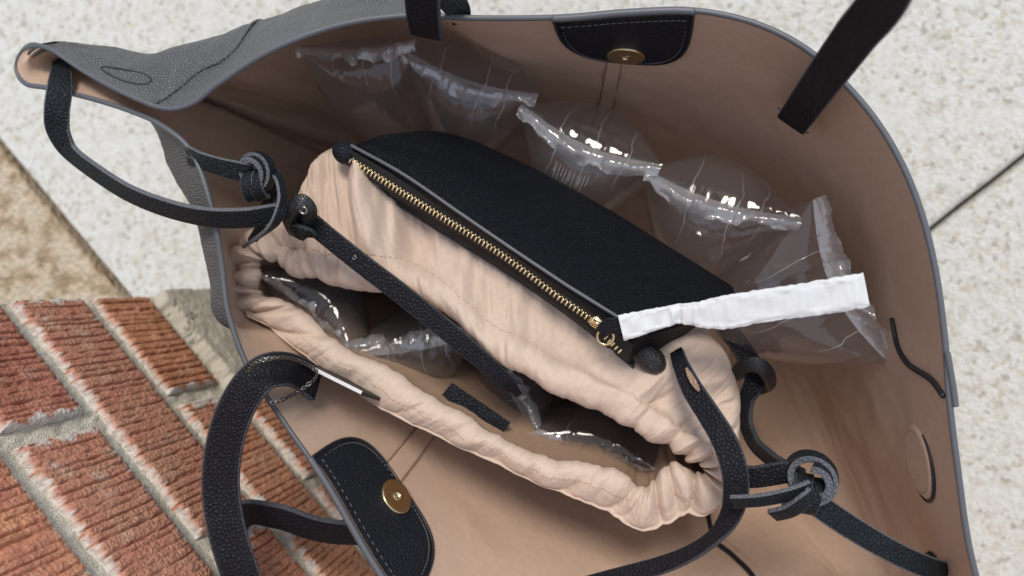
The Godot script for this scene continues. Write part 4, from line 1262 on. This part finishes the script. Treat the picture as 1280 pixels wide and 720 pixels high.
# ---------------------------------------------------------------- zip pouch
func make_zip_pouch() -> void:
	var zp := thing("zip_pouch", "flat black leather zip pouch with gold zipper lying on the drawstring pouch", "pouch", Vector3(-0.0927,0.2000,-0.0111))
	var low := [Vector3(-0.2084,0.2560,-0.0760),Vector3(-0.1552,0.2580,-0.0418),Vector3(-0.1028,0.2600,-0.0100),Vector3(-0.0624,0.2620,0.0166),Vector3(-0.0331,0.2630,0.0386),Vector3(-0.0168,0.2640,0.0517)]
	var zip := [Vector3(-0.1955,0.2740,-0.0781),Vector3(-0.1444,0.2760,-0.0465),Vector3(-0.0956,0.2780,-0.0168),Vector3(-0.0602,0.2790,0.0090),Vector3(-0.0390,0.2800,0.0238),Vector3(-0.0190,0.2800,0.0426)]
	var pipe := [Vector3(-0.1875,0.2820,-0.0835),Vector3(-0.1529,0.2860,-0.0645),Vector3(-0.1162,0.2880,-0.0397),Vector3(-0.0829,0.2890,-0.0172),Vector3(-0.0533,0.2900,0.0023),Vector3(-0.0106,0.2900,0.0316)]
	var mid := [Vector3(-0.1810,0.2800,-0.0866),Vector3(-0.1411,0.2700,-0.0791),Vector3(-0.1015,0.2660,-0.0599),Vector3(-0.0571,0.2660,-0.0309),Vector3(-0.0140,0.2680,-0.0009),Vector3(0.0192,0.2720,0.0223)]
	var far := [Vector3(-0.1767,0.2720,-0.0893),Vector3(-0.1405,0.2500,-0.0945),Vector3(-0.0964,0.2400,-0.0784),Vector3(-0.0398,0.2400,-0.0475),Vector3(0.0073,0.2420,-0.0178),Vector3(0.0463,0.2500,0.0077)]
	var und := [Vector3(-0.1911,0.2480,-0.0788),Vector3(-0.1511,0.2360,-0.0636),Vector3(-0.1086,0.2320,-0.0421),Vector3(-0.0611,0.2320,-0.0155),Vector3(-0.0199,0.2360,0.0101),Vector3(0.0145,0.2460,0.0343)]
	var rows := []
	var n := 110
	for i in n:
		var s := i / (n - 1.0)
		var ring := []
		for q in [low, zip, pipe, mid, far, und]:
			ring.append(open_at(q, 5.0 * s))
		# round the two ends
		var c := Vector3.ZERO
		for q in ring:
			c += q / 6.0
		var e := minf(s, 1.0 - s) / 0.035
		var sq := pow(1.0 - pow(1.0 - clampf(e, 0.0, 1.0), 2.0), 0.5)
		var r := []
		for j in 72:
			var t := 6.0 * j / 72.0
			var p: Vector3 = ring_at(ring, t)
			p = c + (p - c) * lerpf(0.72, 1.0, sq)
			p += Vector3(0, 1, 0) * 0.0018 * wobble.get_noise_2d(s * 5.0, t * 0.9) * bell(t, 3.2, 1.0)
			r.append(p)
		rows.append(r)
	var cap0 := []
	var cap1 := []
	for j in 72:
		cap0.append(ring_mid(rows[0]))
		cap1.append(ring_mid(rows[-1]))
	rows.insert(0, cap0)
	rows.append(cap1)
	part("body", sheet(rows, false, true), mats.pouch_leather, zp)
	# piping between zip panel and face
	var lift := Vector3(0, 0.0018, 0)
	var pp := []
	for q in path(pipe.slice(0, 5), 30):
		pp.append(q + lift + Vector3(-0.001, 0, 0.001))
	pp.append(Vector3(-0.0244,0.2920,0.0217))
	part("piping", tube(pp, [0.0011], 120, 8), mats.edge_paint, zp)
	# zip tape: two woven halves
	var tape := []
	for i in 80:
		var s := 5.0 * i / 79.0
		var z: Vector3 = open_at(zip, s) + Vector3(0, 0.0022, 0)
		var a: Vector3 = open_at(low, s)
		var b: Vector3 = open_at(pipe, s)
		var w := ((b - a) * Vector3(1, 0.6, 1)).normalized()
		tape.append([z - w * 0.0072 - Vector3(0, 0.0012, 0), z - w * 0.003, z, z + w * 0.003, z + w * 0.0075 + Vector3(0, 0.0006, 0)])
	part("zip_tape", slab_sheet(tape, 0.0012), mats.zip_tape, zp)
	part("zip_edge", tube(path(low, 30).map(func(q): return q + Vector3(-0.0006, 0.0022, 0.0004)), [0.0012], 120, 8), mats.edge_dark, zp)
	# teeth
	var zipped := even_path(zip, 400)
	var tooth := tube([Vector3(-0.0018, 0, 0), Vector3(-0.0010, 0.0004, 0), Vector3(0.0009, 0.0004, 0), Vector3(0.0013, 0, 0)], [0.0005, 0.00066, 0.00066, 0.00045], 6, 6)
	var count := 75
	for k in count * 2:
		var f := 399.0 * (0.012 + 0.976 * k / (count * 2.0))
		if f > 352.0 and f < 366.0:
			continue
		var i := int(f)
		var p: Vector3 = zipped[i].lerp(zipped[mini(i + 1, 399)], f - i)
		var t: Vector3 = (zipped[mini(i + 2, 399)] - zipped[maxi(i - 2, 0)]).normalized()
		var s := t.cross(Vector3.UP).normalized() * (1.0 if k % 2 == 0 else -1.0)
		var up := s.cross(t).normalized() * (1.0 if k % 2 == 0 else -1.0)
		var open_ := soft((f - 350.0) / 20.0) * 0.0016
		var o := MeshInstance3D.new()
		o.name = "zipper_tooth"
		o.mesh = tooth
		o.material_override = mats.gold
		zp.add_child(o, true)
		o.transform = Transform3D(Basis(-s, Vector3.UP, (-s).cross(Vector3.UP).normalized()), p - zp.position + Vector3(0, 0.0030, 0) + s * (0.0011 + open_))
	# slider, ring, leather pull
	var zs: Vector3 = Vector3(-0.0371,0.2860,0.0249)
	var zt: Vector3 = (Vector3(-0.0181,0.2800,0.0435) - Vector3(-0.0601,0.2800,0.0089)).normalized()
	var zn := zt.cross(Vector3.UP).normalized()
	var sl := part("zip_slider", tube([zs - zt * 0.0046, zs - zt * 0.0030 + Vector3(0, 0.0014, 0), zs + Vector3(0, 0.0018, 0), zs + zt * 0.0036 + Vector3(0, 0.0012, 0), zs + zt * 0.0050], [0.0026, 0.0036, 0.0034, 0.0030, 0.0020], 24, 12, false, 0.5), mats.gold, zp)
	part("slider_bridge", tube([zs - zt * 0.003 + Vector3(0, 0.002, 0), zs + Vector3(0, 0.0052, 0), zs + zt * 0.004 + Vector3(0, 0.002, 0)], [0.0011, 0.0014, 0.0011], 20, 8), mats.gold, sl)
	var rc: Vector3 = Vector3(-0.0327,0.2900,0.0324)
	var ringp := []
	for i in 16:
		var a := TAU * i / 16.0
		ringp.append(rc + (Vector3(1, 0.1, 0) * cos(a) + Vector3(0, -0.25, 0.95) * sin(a)) * 0.0047)
	part("pull_ring", tube(ringp, [0.0007], 60, 8, true), mats.gold, sl)
	part("pull_tab", strap([Vector3(-0.0346,0.2940,0.0294),Vector3(-0.0307,0.2990,0.0259),Vector3(-0.0261,0.3020,0.0253),Vector3(-0.0173,0.3020,0.0238)], [0.0075, 0.0086, 0.009, 0.009], 0.003, [Vector3(-0.1, 1, 0.1)], Color(0.014, 0.015, 0.02), Color(0.03, 0.033, 0.04), 30), mats.strap_leather, sl)
	# leather tips at both ends of the zip
	part("zip_end", blob(Vector3(-0.0092,0.2690,0.0453), Vector3(0.0120, 0.0062, 0.0078), 0.75, 5), mats.shiny_leather, zp, "puffy leather tip at the open end")
	part("zip_end", blob(Vector3(-0.1962,0.2760,-0.0798), Vector3(0.0075, 0.0060, 0.0070), 0.9, 8), mats.tab_leather, zp)
	# white tissue sleeve round the wrist strap
	var cl := [Vector3(-0.0232,0.3060,0.0263),Vector3(-0.0077,0.3040,0.0223),Vector3(0.0064,0.3040,0.0187),Vector3(0.0178,0.3060,0.0185),Vector3(0.0315,0.3080,0.0175),Vector3(0.0497,0.3100,0.0139),Vector3(0.0694,0.3120,0.0108),Vector3(0.0867,0.3140,0.0078),Vector3(0.1009,0.3160,0.0049)]
	var wd := [0.0150, 0.0130, 0.0112, 0.0140, 0.0185, 0.0178, 0.0182, 0.0186, 0.0180]
	var trows := []
	var nt := 130
	var cp := path(cl, nt)
	for i in nt:
		var s := i / (nt - 1.0)
		var t: Vector3 = (cp[mini(i + 1, nt - 1)] - cp[maxi(i - 1, 0)]).normalized()
		var side := t.cross(Vector3(-0.1, 1, 0.25)).normalized()
		var nn := side.cross(t).normalized()
		var w: float = open_at(wd, 8.0 * s)
		var r := []
		for j in 40:
			var a := TAU * j / 40.0
			var x := signf(cos(a)) * pow(absf(cos(a)), 0.45) * w * 0.5
			var y := signf(sin(a)) * pow(absf(sin(a)), 0.6) * 0.0016
			var cr_ := 0.0011 * wobble.get_noise_2d(s * 9.0, x * 200.0) + 0.0005 * wobble.get_noise_2d(s * 30.0, x * 160.0 + 9.0)
			cr_ += 0.0010 * bell(s, 0.235, 0.012) - 0.0012 * bell(s, 0.27, 0.014) + 0.0006 * sin(s * 60.0 + x * 500.0) * bell(s, 0.22, 0.1)
			r.append(cp[i] + side * (x + 0.0006 * wobble.get_noise_2d(s * 30.0, signf(x) * 5.0)) + nn * (y + cr_))
		trows.append(r)
	part("paper_sleeve", sheet(trows, false, true), mats.tissue, zp, "white tissue sleeve wrapped round the wrist strap")


func ring_mid(r: Array) -> Vector3:
	var c := Vector3.ZERO
	for q in r:
		c += q / r.size()
	return c


func blob(at: Vector3, size: Vector3, yaw: float, s: int) -> ArrayMesh:
	var rows := []
	var b := Basis(Vector3.UP, -yaw)
	for i in 40:
		var r := []
		for j in 25:
			var th := PI * j / 24.0
			var ph := TAU * i / 40.0
			var d := Vector3(cos(th), sin(th) * cos(ph), sin(th) * sin(ph))
			var q := Vector3(signf(d.x) * pow(absf(d.x), 0.75), d.y, d.z) * (1.0 + 0.06 * wobble.get_noise_3d(d.x * 2.0 + s, d.y * 2.0, d.z * 2.0))
			r.append(at + b * (q * size))
		rows.append(r)
	return sheet(rows, true, false)


# ---------------------------------------------------------------- hang tag on its chain
func make_tag() -> void:
	var tg := thing("hang_tag", "black hang tag with pale edges on a fine dark chain round the near handle", "tag", Vector3(-0.2063,0.2900,0.0562))
	var card := []
	for q in [Vector3(-0.2296,0.3060,0.0434),Vector3(-0.2182,0.3030,0.0478),Vector3(-0.2043,0.3000,0.0540),Vector3(-0.1904,0.2970,0.0613),Vector3(-0.1775,0.2950,0.0679)]:
		card.append([q, q + Vector3(0.0035, -0.020, 0.006), q + Vector3(0.006, -0.045, 0.012)])
	part("card", slab_sheet(card, 0.0022), mats.tag_card, tg)
	part("card_edge", strap([Vector3(-0.2047,0.3025,0.0528),Vector3(-0.1918,0.2995,0.0596),Vector3(-0.1769,0.2965,0.0672)], [0.0022], 0.0006, [Vector3(0, 1, 0.1)], Color(0.75, 0.75, 0.76), Color(0.75, 0.75, 0.76), 20, 0.0), mats.tag_edge, tg)
	var loop := [Vector3(-0.2221,0.3460,0.0489),Vector3(-0.2152,0.3500,0.0440),Vector3(-0.2065,0.3460,0.0421),Vector3(-0.2050,0.3300,0.0440),Vector3(-0.2020,0.3160,0.0490),Vector3(-0.1993,0.3100,0.0542),Vector3(-0.2051,0.3060,0.0605),Vector3(-0.2104,0.3120,0.0655),Vector3(-0.2114,0.3300,0.0676),Vector3(-0.2151,0.3360,0.0686)]
	var run := even_path(loop, 66)
	var link_rows := []
	for i in 65:
		var a: Vector3 = run[i]
		var t: Vector3 = (run[i + 1] - a).normalized()
		var n1 := t.cross(Vector3.UP).normalized()
		var n2 := t.cross(n1)
		var w := n1 if i % 2 == 0 else n2
		var pts := []
		for k in 10:
			var ang := TAU * k / 10.0
			pts.append(a + t * cos(ang) * 0.00155 + w * sin(ang) * 0.0010)
		part("chain_link", tube(pts, [0.00042], 14, 5, true), mats.gunmetal, tg)
